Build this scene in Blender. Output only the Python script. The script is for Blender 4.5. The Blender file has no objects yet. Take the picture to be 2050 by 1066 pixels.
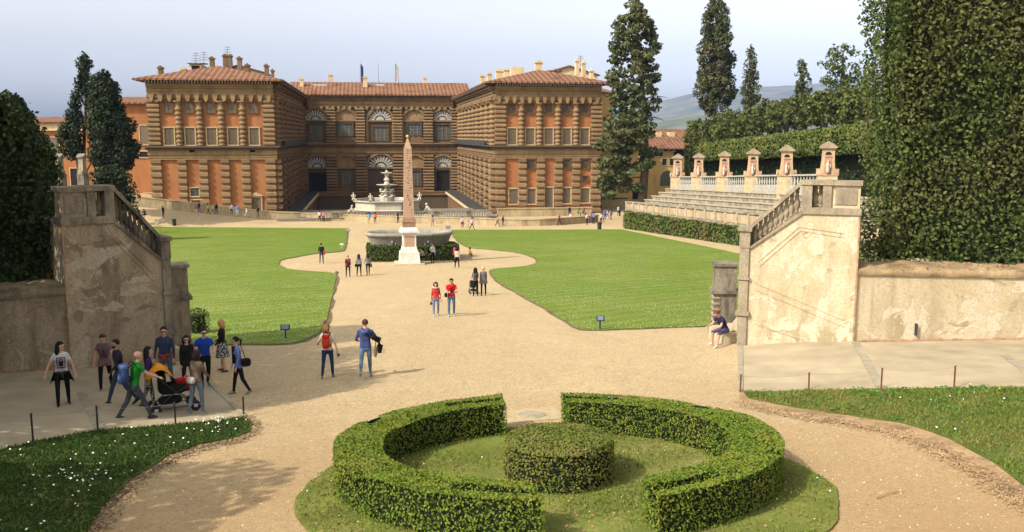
import bpy, bmesh, math, random
import numpy as np
from mathutils import Vector, Matrix, Euler, noise as mnoise, geometry as mgeo
random.seed(7); rng = np.random.default_rng(11)
R = math.radians
sc = bpy.context.scene; COL = sc.collection
EXPO = .82; SKYS = .15; SUNS = 3.2; HAZE = .00005
# ------------------------------------------------------------------ camera
FPX = 1850.0
pitch = math.atan(261/FPX); yaw = math.atan(287*math.cos(pitch)/FPX)
cF = Vector((math.sin(yaw)*math.cos(pitch), math.cos(yaw)*math.cos(pitch), -math.sin(pitch)))
cR = Vector((math.cos(yaw), -math.sin(yaw), 0)); cU = cR.cross(cF)
cam = bpy.data.cameras.new('camera'); camo = bpy.data.objects.new('camera', cam); COL.objects.link(camo)
cam.sensor_width = 36; cam.lens = FPX/2050*36; cam.clip_start = .3; cam.clip_end = 30000
camo.matrix_world = Matrix((cR, cU, -cF)).transposed().to_4x4()
sc.camera = camo
def ray(px, py): return cF + cR*((px-1025)/FPX) + cU*((533-py)/FPX)
def PY(px, py, Y):
    d = ray(px, py); return d*(Y/d.y)
def PX(px, py, X):
    d = ray(px, py); return d*(X/d.x)
# ------------------------------------------------------------------ terrain
PROF = [(-60,3.0),(0,5.6),(14,6.5),(28,7.4),(45,8.5),(60,9.6),(75,10.5),(90,11.15),(131,13.1),(160,13.5),(1e5,13.5)]
pxs = np.array([p[0] for p in PROF]); pzs = np.array([p[1] for p in PROF])
def sst(a, b, x):
    t = min(1, max(0, (x-a)/(b-a))); return t*t*(3-2*t)
def hz(Y):
    for (a0,b0),(a1,b1) in zip(PROF, PROF[1:]):
        if Y <= a1: return b0+(b1-b0)*(Y-a0)/(a1-a0)
    return 13.5
def zg(X, Y):
    z = -hz(Y)
    f = 1-sst(32, 37, Y)
    if f > 0:
        z += .5*f*sst(0, 6, -3.6-X) + .5*f*sst(0, 6, X-10.4)
    if -15.2 < X < 21.2 and 167 < Y < 224: return -19.0
    if X < -14: z += min(3.5, (-14-X)*.117)*sst(140, 150, Y)
    return z
def G(px, py, lift=0):
    d = ray(px, py); t = 4.0; st = .5
    while t < 900 and d.z*t > zg(d.x*t, d.y*t)+lift: t += st; st = max(.25, t*.012)
    lo, hi = t-st, t
    for _ in range(40):
        m = (lo+hi)/2
        if d.z*m > zg(d.x*m, d.y*m)+lift: lo = m
        else: hi = m
    return d*hi
# ------------------------------------------------------------------ materials
def lin(c): return tuple(((v/255)/12.92 if v/255 <= .04045 else ((v/255+.055)/1.055)**2.4) for v in c)
class NT:
    def __init__(s, name):
        s.m = bpy.data.materials.new(name); s.m.use_nodes = True
        s.t = s.m.node_tree; s.b = s.t.nodes['Principled BSDF']; s.b.inputs['Specular IOR Level'].default_value = .2
        s.o = s.t.nodes['Material Output']
    def n(s, typ, **kw):
        nd = s.t.nodes.new('ShaderNode'+typ)
        for k, v in kw.items():
            if k in nd.inputs: nd.inputs[k].default_value = v
            else: setattr(nd, k, v)
        return nd
    def l(s, a, b): s.t.links.new(a, b)
    def noise(s, scale, detail=3, rough=.55, dist=0, vec=None, mul=None):
        tc = s.n('TexCoord'); out = vec or tc.outputs['Object']
        if mul:
            mp = s.n('Mapping'); mp.inputs['Scale'].default_value = mul; s.l(out, mp.inputs['Vector']); out = mp.outputs[0]
        nd = s.n('TexNoise', Scale=scale, Detail=detail, Roughness=rough, Distortion=dist); s.l(out, nd.inputs['Vector']); return nd.outputs['Fac']
    def ramp(s, fac, a, b):
        nd = s.n('MapRange'); nd.inputs['From Min'].default_value = a; nd.inputs['From Max'].default_value = b; s.l(fac, nd.inputs['Value']); return nd.outputs[0]
    def mix(s, fac, a, b, mode='MIX'):
        nd = s.n('Mix', data_type='RGBA', blend_type=mode)
        for i, v in ((0, fac), (6, a), (7, b)):
            if isinstance(v, (int, float)): nd.inputs[i].default_value = v
            elif isinstance(v, tuple): nd.inputs[i].default_value = (*v, 1) if len(v) == 3 else v
            else: s.l(v, nd.inputs[i])
        return nd.outputs[2]
    def bump(s, fac, strength=.4, dist=.05, prev=None):
        nd = s.n('Bump', Strength=strength, Distance=dist); s.l(fac, nd.inputs['Height'])
        if prev: s.l(prev, nd.inputs['Normal'])
        return nd.outputs[0]
    def done(s, col, rough=.9, nrm=None, spec=.2):
        if isinstance(col, tuple): s.b.inputs['Base Color'].default_value = (*col, 1)
        else: s.l(col, s.b.inputs['Base Color'])
        s.b.inputs['Roughness'].default_value = rough; s.b.inputs['Specular IOR Level'].default_value = spec
        if nrm: s.l(nrm, s.b.inputs['Normal'])
        return s.m
_mc = {}
def mat(name, c, var=.25, scale=2.0, bump=.0, bscale=20, c2=None, rough=.9, spec=.2, metal=0):
    key = (name, c)
    if key in _mc: return _mc[key]
    n = NT(name); c2 = c2 or tuple(v*(1-var) for v in c); ca = tuple(min(1, v*(1+var*.6)) for v in c)
    f = n.ramp(n.noise(scale, 5, .6), .3, .7); col = n.mix(f, ca, c2)
    nr = n.bump(n.noise(bscale, 4, .6), bump, .05) if bump else None
    m = n.done(col, rough, nr, spec); n.b.inputs['Metallic'].default_value = metal
    _mc[key] = m; return m
def leafmat(name, dark, light, back=.25, rough=.55, patch=None, pscale=.5):
    n = NT(name); g = n.n('NewGeometry'); rnd = g.outputs['Random Per Island']
    col = n.mix(rnd, dark, light)
    if patch: col = n.mix(n.ramp(n.noise(pscale, 3), .42, .68), col, n.mix(.7, col, patch))
    n.done(col, max(rough,.6), None, .1)
    tr = n.n('BsdfTranslucent'); n.l(col, tr.inputs['Color'])
    mx = n.n('MixShader'); mx.inputs[0].default_value = back; n.l(n.b.outputs[0], mx.inputs[1]); n.l(tr.outputs[0], mx.inputs[2]); n.l(mx.outputs[0], n.o.inputs['Surface'])
    return n.m
def mk_gravel(name, a, b, c):
    n = NT(name); big = n.ramp(n.noise(.22, 4, .6), .35, .65); mid = n.ramp(n.noise(2.3, 4, .65), .35, .7); fine = n.noise(26, 3, .7)
    col = n.mix(big, a, b); col = n.mix(n.ramp(n.noise(.9, 6, .75, .5), .48, .72), col, c); col = n.mix(n.ramp(n.noise(.16, 5, .7, .8, None, (1.6, .5, 1)), .5, .68), col, tuple(v*1.12 for v in b)); col = n.mix(n.ramp(mid, .0, 1.6), col, tuple(v*.8 for v in a))
    tc = n.n('TexCoord'); vo = n.n('TexVoronoi', Scale=27.0); n.l(tc.outputs['Object'], vo.inputs['Vector'])
    sep = n.n('SeparateColor'); n.l(vo.outputs['Color'], sep.inputs[0])
    col = n.mix(.5, col, n.mix(sep.outputs[0], tuple(v*.45 for v in a), tuple(min(1, v*1.45) for v in a)))
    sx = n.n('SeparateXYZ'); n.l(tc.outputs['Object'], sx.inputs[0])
    noisy_y = n.n('Math', operation='ADD'); n.l(sx.outputs['Y'], noisy_y.inputs[0]); wm = n.n('Math', operation='MULTIPLY'); n.l(n.noise(.35, 4, .6), wm.inputs[0]); wm.inputs[1].default_value = 9.0; n.l(wm.outputs[0], noisy_y.inputs[1])
    col = n.mix(n.ramp(noisy_y.outputs[0], 31, 17), col, n.mix(.72, col, (.27,.165,.075)))  # browner towards the near end, with an edge broken by noise
    col = n.mix(n.ramp(sx.outputs['Y'], 230, 260), col, (.08,.10,.03)); ab = n.n('Math', operation='ABSOLUTE'); n.l(sx.outputs['X'], ab.inputs[0]); col = n.mix(n.ramp(ab.outputs[0], 58, 66), col, (.07,.09,.03))
    nr = n.bump(vo.outputs['Distance'], .55, .02); nr = n.bump(fine, .35, .03, nr); nr = n.bump(n.noise(1.3, 3), .25, .1, nr)
    return n.done(col, .95, nr, .1)
def mk_grass(name, a, b, dry, flowers=True):
    n = NT(name); f = n.ramp(n.noise(.25, 5, .65), .35, .65); col = n.mix(f, a, b)
    s1 = n.noise(1.4, 4, .65, .3, None, (1, .35, 1)); col = n.mix(n.ramp(s1, .5, .85), col, dry)
    tc = n.n('TexCoord'); mp = n.n('Mapping'); mp.inputs['Rotation'].default_value = (0, 0, R(62)); n.l(tc.outputs['Object'], mp.inputs['Vector'])
    wv = n.n('TexWave', Scale=.23, Distortion=1.2, Detail=2); n.l(mp.outputs[0], wv.inputs['Vector'])
    col = n.mix(n.ramp(wv.outputs['Fac'], -.1, 1.9), col, tuple(v*.62 for v in a))
    col = n.mix(n.ramp(n.noise(.9, 6, .75, .4), .5, .78), col, tuple(v*.55 for v in a)); col = n.mix(n.ramp(n.noise(.07, 4, .6), .5, .75), col, n.mix(.5, col, dry))
    fine = n.noise(9, 5, .75); col = n.mix(n.ramp(fine, .4, .85), col, tuple(v*.5 for v in a))
    if flowers:
        vo = n.n('TexVoronoi', Scale=7.0); n.l(tc.outputs['Object'], vo.inputs['Vector'])
        dot = n.n('Math', operation='LESS_THAN'); n.l(vo.outputs['Distance'], dot.inputs[0]); dot.inputs[1].default_value = .24
        sx = n.n('SeparateXYZ'); n.l(tc.outputs['Object'], sx.inputs[0]); mq = n.n('Math', operation='ADD'); n.l(n.noise(.22, 6, .75), mq.inputs[0]); n.l(n.ramp(sx.outputs['Y'], 420, -180), mq.inputs[1]); msk = n.ramp(mq.outputs[0], 1.0, 1.16)
        mu = n.n('Math', operation='MULTIPLY'); n.l(dot.outputs[0], mu.inputs[0]); n.l(msk, mu.inputs[1])
        col = n.mix(mu.outputs[0], col, (.42, .42, .27))
    nr = n.bump(n.noise(14, 4, .7), .5, .06); nr = n.bump(s1, .3, .1, nr)
    return n.done(col, .95, nr, .1)
def mk_plaster(name, a, b, stain, amt=(.45, .75), peel=None, vs=1.0, blocks=0):
    n = NT(name); col = n.mix(n.ramp(n.noise(.7*vs, 6, .65), .35, .65), a, b)
    if blocks: col = n.mix(n.ramp(n.n('NewGeometry').outputs['Random Per Island'], -.35, 1.6), col, n.mix(.5, tuple(v*.45 for v in a), stain))
    st = n.noise(1.2*vs, 6, .7, .4, None, (1, 1, .28)); col = n.mix(n.ramp(st, *amt), col, stain)
    if peel:
        pf = n.noise(.75*vs, 8, .66, 1.4); e = n.ramp(pf, .53, .56); col = n.mix(e, col, n.mix(n.ramp(n.noise(3*vs, 5, .7), .3, .7), peel, b))
        dr = n.noise(2.6*vs, 5, .7, .2, None, (1, 1, .07)); col = n.mix(n.ramp(dr, .55, .8), col, n.mix(.5, col, stain))
        pf2 = n.noise(.95*vs, 7, .62, 1.2); col = n.mix(n.ramp(pf2, .58, .6), col, tuple(v*.78 for v in a))
    fine = n.noise(14, 6, .75); col = n.mix(n.ramp(fine, .45, .95), col, tuple(v*.6 for v in stain))
    nr = n.bump(n.noise(11, 6, .7), .35, .03)
    if peel: nr = n.bump(e, .35, .02, nr)
    return n.done(col, .92, nr, .12)
def mk_tiles(name, a, b, axis):
    n = NT(name); tc = n.n('TexCoord'); wv = n.n('TexWave', Scale=.34, Distortion=.6, Detail=2, bands_direction=axis); n.l(tc.outputs['Object'], wv.inputs['Vector'])
    col = n.mix(n.ramp(n.noise(1.6, 5, .75), .3, .7), a, b); col = n.mix(n.ramp(n.noise(.35, 4, .6), .5, .75), col, tuple(v*.55 for v in a))
    col = n.mix(n.ramp(n.noise(5, 3, .8), .55, .8), col, tuple(min(1, v*1.7) for v in a))
    nr = n.bump(wv.outputs['Fac'], .9, .12)
    return n.done(n.mix(n.ramp(wv.outputs['Fac'], .1, .6), n.mix(.30, col, tuple(v*.35 for v in a)), col), .9, nr, .1)
# ------------------------------------------------------------------ object helpers
def tag(o, label=None, cat=None, group=None, kind=None):
    if label: o['label'] = label
    if cat: o['category'] = cat
    if group: o['group'] = group
    if kind: o['kind'] = kind
    return o
def empty(name, loc, label, cat, group=None, rz=0):
    o = bpy.data.objects.new(name, None); COL.objects.link(o); o.empty_display_size = .3
    o.location = loc; o.rotation_euler = (0, 0, rz); return tag(o, label, cat, group)
def link(name, me, m=None, parent=None, loc=None):
    o = bpy.data.objects.new(name, me); COL.objects.link(o)
    if m is not None: me.materials.append(m)
    if parent: o.parent = parent
    if loc is not None: o.location = loc
    return o
class MB:
    def __init__(s): s.v = []; s.f = []
    def add(s, vs, fs):
        o = len(s.v); s.v += [tuple(v) for v in vs]; s.f += [tuple(i+o for i in f) for f in fs]; return s
    def box(s, x0, x1, y0, y1, z0, z1, T=None, taper=0):
        t = taper
        vs = [(x0,y0,z0),(x1,y0,z0),(x1,y1,z0),(x0,y1,z0),(x0+t,y0+t,z1),(x1-t,y0+t,z1),(x1-t,y1-t,z1),(x0+t,y1-t,z1)]
        if T: vs = [T(v) for v in vs]
        return s.add(vs, [(0,3,2,1),(4,5,6,7),(0,1,5,4),(1,2,6,5),(2,3,7,6),(3,0,4,7)])
    def cbox(s, x0, x1, y0, y1, z0, z1, T=None, c=.06):
        # box with chamfered vertical profile (rustic block)
        m = lambda d, z: [(x0+d,y0+d,z),(x1-d,y0+d,z),(x1-d,y1,z),(x0+d,y1,z)]
        vs = m(c, z0)+m(0, z0+c)+m(0, z1-c)+m(c, z1)
        if T: vs = [T(v) for v in vs]
        fs = [(3,2,1,0),(12,13,14,15)]
        for k in range(3):
            for i in range(4): fs.append((4*k+i, 4*k+(i+1)%4, 4*k+4+(i+1)%4, 4*k+4+i))
        return s.add(vs, fs)
    def lathe(s, cx, cy, prof, n=12, T=None, a0=0, a1=2*math.pi):
        vs = []; full = abs(a1-a0-2*math.pi) < 1e-6; m = n if full else n+1
        for r, z in prof:
            for k in range(m):
                a = a0+(a1-a0)*k/n; vs.append((cx+r*math.cos(a), cy+r*math.sin(a), z))
        if T: vs = [T(v) for v in vs]
        fs = []
        for j in range(len(prof)-1):
            for k in range(n): 
                k2 = (k+1) % m; fs.append((j*m+k, j*m+k2, (j+1)*m+k2, (j+1)*m+k))
        fs.append(tuple(range(m-1, -1, -1))); fs.append(tuple((len(prof)-1)*m+k for k in range(m)))
        return s.add(vs, fs)
    def tube(s, pts, rad, n=6):
        pts = [Vector(p) for p in pts]; rad = rad if isinstance(rad, (list, tuple)) else [rad]*len(pts); vs = []
        for i, p in enumerate(pts):
            d = (pts[min(i+1, len(pts)-1)]-pts[max(i-1, 0)]).normalized(); u = d.orthogonal().normalized() if abs(d.z) > .9 else d.cross(Vector((0,0,1))).normalized()
            w = d.cross(u)
            for k in range(n): vs.append(p+(u*math.cos(2*math.pi*k/n)+w*math.sin(2*math.pi*k/n))*rad[i])
        fs = [(j*n+k, j*n+(k+1)%n, (j+1)*n+(k+1)%n, (j+1)*n+k) for j in range(len(pts)-1) for k in range(n)]
        fs += [tuple(range(n-1,-1,-1)), tuple((len(pts)-1)*n+k for k in range(n))]
        return s.add(vs, fs)
    def prism(s, poly, d0, d1, T=None):
        # poly (a,z) extruded along second axis from d0 to d1
        n = len(poly); vs = [(a, d0, z) for a, z in poly]+[(a, d1, z) for a, z in poly]
        if T: vs = [T(v) for v in vs]
        return s.add(vs, [tuple(range(n)), tuple(range(2*n-1, n-1, -1))]+[(i, i+n, (i+1)%n+n, (i+1)%n) for i in range(n)])
    def ball(s, c, r, n=8, sq=(1,1,1)):
        pr = []; vs = []; m = max(4, n//2)
        for j in range(m+1):
            t = math.pi*j/m
            for k in range(n): vs.append((c[0]+r*sq[0]*math.sin(t)*math.cos(2*math.pi*k/n), c[1]+r*sq[1]*math.sin(t)*math.sin(2*math.pi*k/n), c[2]-r*sq[2]*math.cos(t)))
        return s.add(vs, [(j*n+k, j*n+(k+1)%n, (j+1)*n+(k+1)%n, (j+1)*n+k) for j in range(m) for k in range(n)])
    def mesh(s, name, off=(0,0,0), smooth=False, weld=False):
        me = bpy.data.meshes.new(name); me.from_pydata([(v[0]-off[0], v[1]-off[1], v[2]-off[2]) for v in s.v], [], s.f)
        bm = bmesh.new(); bm.from_mesh(me)
        if weld: bmesh.ops.remove_doubles(bm, verts=bm.verts, dist=1e-4)
        bmesh.ops.recalc_face_normals(bm, faces=bm.faces); bm.to_mesh(me); bm.free()
        if smooth: me.shade_smooth()
        return me
    def build(s, name, m, parent=None, smooth=False, world=True):
        off = parent.location if (parent is not None and world) else (0,0,0)
        return link(name, s.mesh(name, off, smooth), m, parent)
def quads_mesh(name, V):
    """V: (N,4,3) numpy quads -> mesh"""
    n = len(V); me = bpy.data.meshes.new(name); me.vertices.add(4*n); me.vertices.foreach_set('co', V.reshape(-1).astype(np.float32))
    me.loops.add(4*n); me.loops.foreach_set('vertex_index', np.arange(4*n, dtype=np.int32))
    me.polygons.add(n); me.polygons.foreach_set('loop_start', np.arange(0, 4*n, 4, dtype=np.int32)); me.update(calc_edges=True); return me
def leaf_quads(P, N, size, tilt=.6, asp=.6, sv=.35):
    n = len(P); d = N+rng.normal(0, tilt, (n,3)); d /= np.linalg.norm(d, axis=1, keepdims=True)+1e-9
    r = rng.normal(0, 1, (n,3)); u = np.cross(d, r); u /= np.linalg.norm(u, axis=1, keepdims=True)+1e-9; w = np.cross(d, u)
    s = (size*(1+rng.uniform(-sv, sv, n)))[:, None]
    # folded diamond leaf
    return np.stack([P-u*s*.5, P-w*s*asp*.5+d*s*.06, P+u*s*.5, P+w*s*asp*.5+d*s*.06], 1)
def sample_surface(V, F, dens):
    V = np.array(V); tris = []
    for f in F:
        for i in range(1, len(f)-1): tris.append((f[0], f[i], f[i+1]))
    T = np.array(tris); a, b, c = V[T[:,0]], V[T[:,1]], V[T[:,2]]; cr = np.cross(b-a, c-a); ar = np.linalg.norm(cr, axis=1)/2
    n = int(ar.sum()*dens); idx = rng.choice(len(T), n, p=ar/ar.sum()); u = rng.random(n); v = rng.random(n); m = u+v > 1; u[m] = 1-u[m]; v[m] = 1-v[m]
    P = a[idx]+(b-a)[idx]*u[:,None]+(c-a)[idx]*v[:,None]; N = cr[idx]/(2*ar[idx][:,None]+1e-12); return P, N
def wob(P, s, seed=0.):
    x, y, z = P[:,0]*s+seed, P[:,1]*s+seed*1.7, P[:,2]*s-seed
    return (np.sin(x*1.3+np.sin(y*1.9+z))+np.sin(y*1.7-np.sin(z*2.1+x*.6))+np.sin(z*1.9+x*.8)+.6*np.sin(x*3.1+y*2.7)+.6*np.sin(z*3.7-y*2.3+x))/4.2
def hedge(mb, dens, size, m, core, label, cat, name='hedge', group=None, amp=.06, ws=1.2, tilt=.55, out=.05, loc=None):
    """mb: closed core surface (world coords). One thing: foliage mesh of leaves + dark core part"""
    c = Vector(np.array(mb.v).mean(axis=0)); c.z = min(v[2] for v in mb.v)
    e = empty(name, c, label, cat, group)
    me = mb.mesh('core', c, False, True); o = link('core', me, core, e)
    V = [tuple(v.co+c) for v in me.vertices]; F = [tuple(p.vertices) for p in me.polygons]
    ins = amp+(4.5 if out < .03 else 2.2)*out+.02; nn = [v.normal.copy() for v in me.vertices]
    for v, k in zip(me.vertices, nn): v.co -= k*ins
    P, N = sample_surface(V, F, dens); w = wob(P, ws, 3.)
    side = np.abs(N[:,2]) < .55; keep = ~side | (rng.random(len(P)) < (.4 if out < .03 else .8)); P, N, w, side = P[keep], N[keep], w[keep], side[keep]  # sides thinned so the near-black core reads as their shade
    dep = np.where(side, np.abs(rng.normal(0, out*(3.5 if out < .03 else 2.0), len(P))), np.abs(rng.normal(0, out, len(P))))
    P = P+N*(amp*w+out*.6-dep)[:,None]; N = N+np.where(side, .0, 0)[:,None]*np.array([0,0,1.])
    q = leaf_quads(P, N, size, tilt)-np.array(c)
    link('foliage', quads_mesh('foliage', q), m, e); return e
def subdiv_box(x0,x1,y0,y1,z0,z1,st,T=None,round_=0):
    mb = MB()
    def face(fn, na, nb):
        vs = [fn(i/na, j/nb) for j in range(nb+1) for i in range(na+1)]
        if T: vs = [T(v) for v in vs]
        mb.add(vs, [(j*(na+1)+i, j*(na+1)+i+1, (j+1)*(na+1)+i+1, (j+1)*(na+1)+i) for j in range(nb) for i in range(na)])
    nx, ny, nz = (max(1, int(abs(b-a)/st)) for a, b in ((x0,x1),(y0,y1),(z0,z1))); L = lambda a, b, t: a+(b-a)*t
    face(lambda s,t:(L(x0,x1,s),y0,L(z0,z1,t)),nx,nz); face(lambda s,t:(L(x0,x1,s),y1,L(z0,z1,t)),nx,nz)
    face(lambda s,t:(x0,L(y0,y1,s),L(z0,z1,t)),ny,nz); face(lambda s,t:(x1,L(y0,y1,s),L(z0,z1,t)),ny,nz)
    face(lambda s,t:(L(x0,x1,s),L(y0,y1,t),z1),nx,ny)
    return mb
def sheet(name, poly, off, res, m, kind='structure', label=None, cat=None, skirt=0, jag=0):
    """a ground sheet following the terrain inside a polygon (list of (x,y))"""
    pts = []; n = len(poly)
    for i in range(n):
        a = Vector(poly[i][:2]); b = Vector(poly[(i+1)%n][:2]); k = max(1, int((b-a).length/res))
        for j in range(k):
            p = a.lerp(b, j/k)
            if jag: p = p+Vector((mnoise.noise((p.x*1.7, p.y*1.7, 3))*jag+mnoise.noise((p.x*6, p.y*6, 5))*jag*.5, mnoise.noise((p.x*1.7, p.y*1.7, 9))*jag))
            pts.append(p)
    nb = len(pts); edges = [(i, (i+1)%nb) for i in range(nb)]
    A = np.array([tuple(p) for p in pts]); lo, hi = A.min(0), A.max(0)
    gx, gy = np.meshgrid(np.arange(lo[0]+res/2, hi[0], res), np.arange(lo[1]+res/2, hi[1], res)); g = np.stack([gx.ravel(), gy.ravel()], 1)
    g = g[inside(A, g)]
    if len(g):
        d = np.min(np.linalg.norm(g[:,None,:]-A[None,:,:], axis=2), axis=1) if len(g)*nb < 4e6 else np.ones(len(g))*9
        g = g[d > res*.35]
    allp = pts+[Vector(p) for p in g]
    r = mgeo.delaunay_2d_cdt(allp, edges, [], 1, 1e-5)
    vs = [(p.x, p.y, zg(p.x, p.y)+off) for p in r[0]]; fs = [tuple(f) for f in r[2]]; mb = MB(); mb.add(vs, fs)
    if skirt:
        o = len(mb.v); top = [(p.x, p.y, zg(p.x, p.y)+off) for p in pts]; mb.add(top+[(x, y, z-skirt) for x, y, z in top], [(i, (i+1)%nb, nb+(i+1)%nb, nb+i) for i in range(nb)])
    ob = mb.build(name, m, None)
    tag(ob, label, cat, None, kind); return ob
def inside(A, g):
    c = np.zeros(len(g), bool); n = len(A)
    for i in range(n):
        x1, y1 = A[i]; x2, y2 = A[(i+1)%n]
        if y1 == y2: continue
        k = ((y1 > g[:,1]) != (y2 > g[:,1])) & (g[:,0] < (x2-x1)*(g[:,1]-y1)/(y2-y1)+x1); c ^= k
    return c
def smooth(pts, k=6):
    out = []; n = len(pts)
    for i in range(n-1):
        p0, p1, p2, p3 = (Vector(pts[max(0, min(n-1, j))][:2]) for j in (i-1, i, i+1, i+2))
        for t in (j/k for j in range(k)):
            out.append(.5*((2*p1)+(-p0+p2)*t+(2*p0-5*p1+4*p2-p3)*t*t+(-p0+3*p1-3*p2+p3)*t**3))
    out.append(Vector(pts[-1][:2])); return out
# ------------------------------------------------------------------ light and air
sc.view_settings.view_transform = 'Standard'; sc.view_settings.look = 'None'; sc.view_settings.exposure = EXPO; sc.view_settings.gamma = 1
SUN_EL = R(42); sd = Vector((-math.cos(SUN_EL)*math.cos(R(27.3)), -math.cos(SUN_EL)*math.sin(R(27.3)), math.sin(SUN_EL)))
w = bpy.data.worlds.new('World'); sc.world = w; w.use_nodes = True
bg = w.node_tree.nodes['Background']; sky = w.node_tree.nodes.new('ShaderNodeTexSky'); sky.sky_type = 'NISHITA'; sky.sun_disc = False
sky.sun_elevation = SUN_EL; sky.sun_rotation = math.atan2(sd.x, sd.y); sky.air_density = 1.0; sky.dust_density = 3.0; sky.ozone_density = 0.2
hs = w.node_tree.nodes.new('ShaderNodeHueSaturation'); hs.inputs['Saturation'].default_value = .07; w.node_tree.links.new(sky.outputs[0], hs.inputs['Color']); w.node_tree.links.new(hs.outputs[0], bg.inputs['Color']); bg.inputs['Strength'].default_value = SKYS
sl = bpy.data.lights.new('sun', 'SUN'); sl.energy = SUNS; sl.angle = R(.5); sl.color = (1, .92, .78)
so = bpy.data.objects.new('sun', sl); COL.objects.link(so); so.rotation_euler = (-sd).to_track_quat('-Z', 'Y').to_euler(); so.location = sd*60
sc.cycles.max_bounces = 6; sc.cycles.diffuse_bounces = 3; sc.cycles.transparent_max_bounces = 8; sc.cycles.volume_bounces = 0
sc.cycles.use_denoising = True
# ------------------------------------------------------------------ ground
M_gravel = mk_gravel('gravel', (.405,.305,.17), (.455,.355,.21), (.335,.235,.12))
M_lawn = mk_grass('lawn', (.125,.19,.02), (.17,.225,.028), (.25,.24,.06))
M_bank = mk_grass('bank_turf', (.085,.115,.022), (.13,.15,.035), (.25,.17,.08), False)
M_turf = mk_grass('topiary_turf', (.15,.18,.034), (.22,.22,.055), (.36,.26,.12), False)
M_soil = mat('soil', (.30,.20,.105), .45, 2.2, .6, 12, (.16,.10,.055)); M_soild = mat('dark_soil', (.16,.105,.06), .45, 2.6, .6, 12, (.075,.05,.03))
M_ramp = mat('ramp', (.35,.285,.185), .25, .8, .25, 30)
def axis(lo, hi, bands):
    v = [lo]
    while v[-1] < hi:
        s = next(st for lim, st in bands if v[-1] < lim); v.append(v[-1]+s)
    return v
xs_ = axis(-9000, 9000, [(-200,2200),(-60,20),(-20,2),(28,.8),(70,2),(200,20),(1e9,2200)])
ys_ = axis(-60, 9000, [(5,5),(50,.8),(160,1.5),(235,2.5),(275,20),(600,80),(1e9,2400)])
mb = MB(); nx = len(xs_)
mb.add([(x, y, zg(x, y)) for y in ys_ for x in xs_], [(j*nx+i, j*nx+i+1, (j+1)*nx+i+1, (j+1)*nx+i) for j in range(len(ys_)-1) for i in range(nx-1)])
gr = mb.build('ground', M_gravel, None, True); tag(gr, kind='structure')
g2 = lambda L: [G(x, y) for x, y in L]
ll = smooth(g2([(696,458),(694,480),(690,499),(678,505),(630,509),(590,516),(565,521),(557,528),(562,535),(580,540),(620,544),(662,547),(673,553),(669,575),(657,630),(647,657),(625,675),(600,685),(572,690),(500,691),(400,691)]), 4)+[Vector((-14,36.8)), Vector((-27,52)), Vector((-31.5,141))]
tag(sheet('lawn', [tuple(p) for p in ll], .05, 2.2, M_lawn, skirt=.1, jag=.08), kind='structure')
lr = smooth(g2([(905,461),(913,480),(938,496),(985,501),(1030,506),(1062,514),(1076,522),(1065,531),(1030,536),(985,541),(992,560),(1040,590),(1095,620),(1135,645),(1165,660),(1200,662),(1300,658),(1428,654)]), 4)+[Vector((20,36)), Vector((32.6,62)), Vector((33.2,79)), Vector((33.6,121))]
tag(sheet('lawn', [tuple(p) for p in lr], .05, 2.2, M_lawn, skirt=.1, jag=.08), kind='structure')
# ------------------------------------------------------------------ ramps beside the walls
AR = Vector((12.8,30.4)); BR = Vector((16.04,28.5)); CR = Vector((30,26.8))
AL = Vector((-6.37,30.3)); BL = Vector((-8.96,28.78)); CL = Vector((-15.6,27.4))
re_ = [G(x,y) for x,y in ((1482,785),(1619,782),(1765,780),(1910,779),(2050,778))]
rp = [(AR.x-.05,AR.y+.1),(re_[0].x,re_[0].y)]+[(p.x,p.y) for p in re_[1:]]+[(26,21.5),(30,26.8),(CR.x,CR.y),(BR.x,BR.y)]
sheet('ramp', rp, .03, .7, M_ramp, skirt=.1)
le_ = [G(x,y) for x,y in ((490,836),(352,852),(196,863),(67,888),(0,903))]
lp = [(AL.x+.9,AL.y-.1)]+[(p.x,p.y) for p in le_]+[(-13,19.8),(-16.5,24),(CL.x,CL.y),(BL.x,BL.y),(AL.x,AL.y)]
sheet('ramp', lp, .03, .7, M_ramp, skirt=.1)
# soil and grass banks between ramp and gravel
bl = g2([(0,905),(67,890),(196,866),(352,854),(486,840),(503,850),(497,866),(470,880),(400,893),(330,918),(262,962),(205,1022),(178,1066),(165,1105)])+[Vector((-9.5,11)), Vector((-14,12)), Vector((-13,19.6))]
bl_s = g2([(0,903),(67,888),(196,864),(352,852),(490,837),(512,850),(505,872),(478,890),(412,905),(350,930),(285,972),(228,1030),(200,1070),(185,1110)])+[Vector((-9.2,10.5)), Vector((-14.3,11)), Vector((-13.4,19.6))]
br = g2([(1487,788),(1619,785),(1765,783),(1910,782),(2050,781)])+[Vector((26,21.2)), Vector((26,10))]+g2([(2240,1080),(2050,975),(1990,930),(1900,880),(1800,848),(1650,828),(1540,810),(1500,800)])
br_s = g2([(1484,786),(1619,783),(1765,781),(1910,780),(2050,779)])+[Vector((26.2,21.4)), Vector((25,9))]+g2([(2200,1090),(2040,1005),(1970,955),(1880,905),(1790,866),(1640,842),(1530,822),(1490,805)])
bl_s = [a.lerp(b, .5) for a, b in zip(bl_s, [G(*p) for p in [(0,905),(67,890),(196,866),(352,854),(486,840),(503,850),(497,866),(470,880),(400,893),(330,918),(262,962),(205,1022),(178,1066),(165,1105)]]+bl[14:])]
for q, ms_ in ((bl_s, M_soild), (br_s, M_soil)): sheet('soil_edge', [(p.x,p.y) for p in q], .025, .4, ms_, jag=.3)
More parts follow.
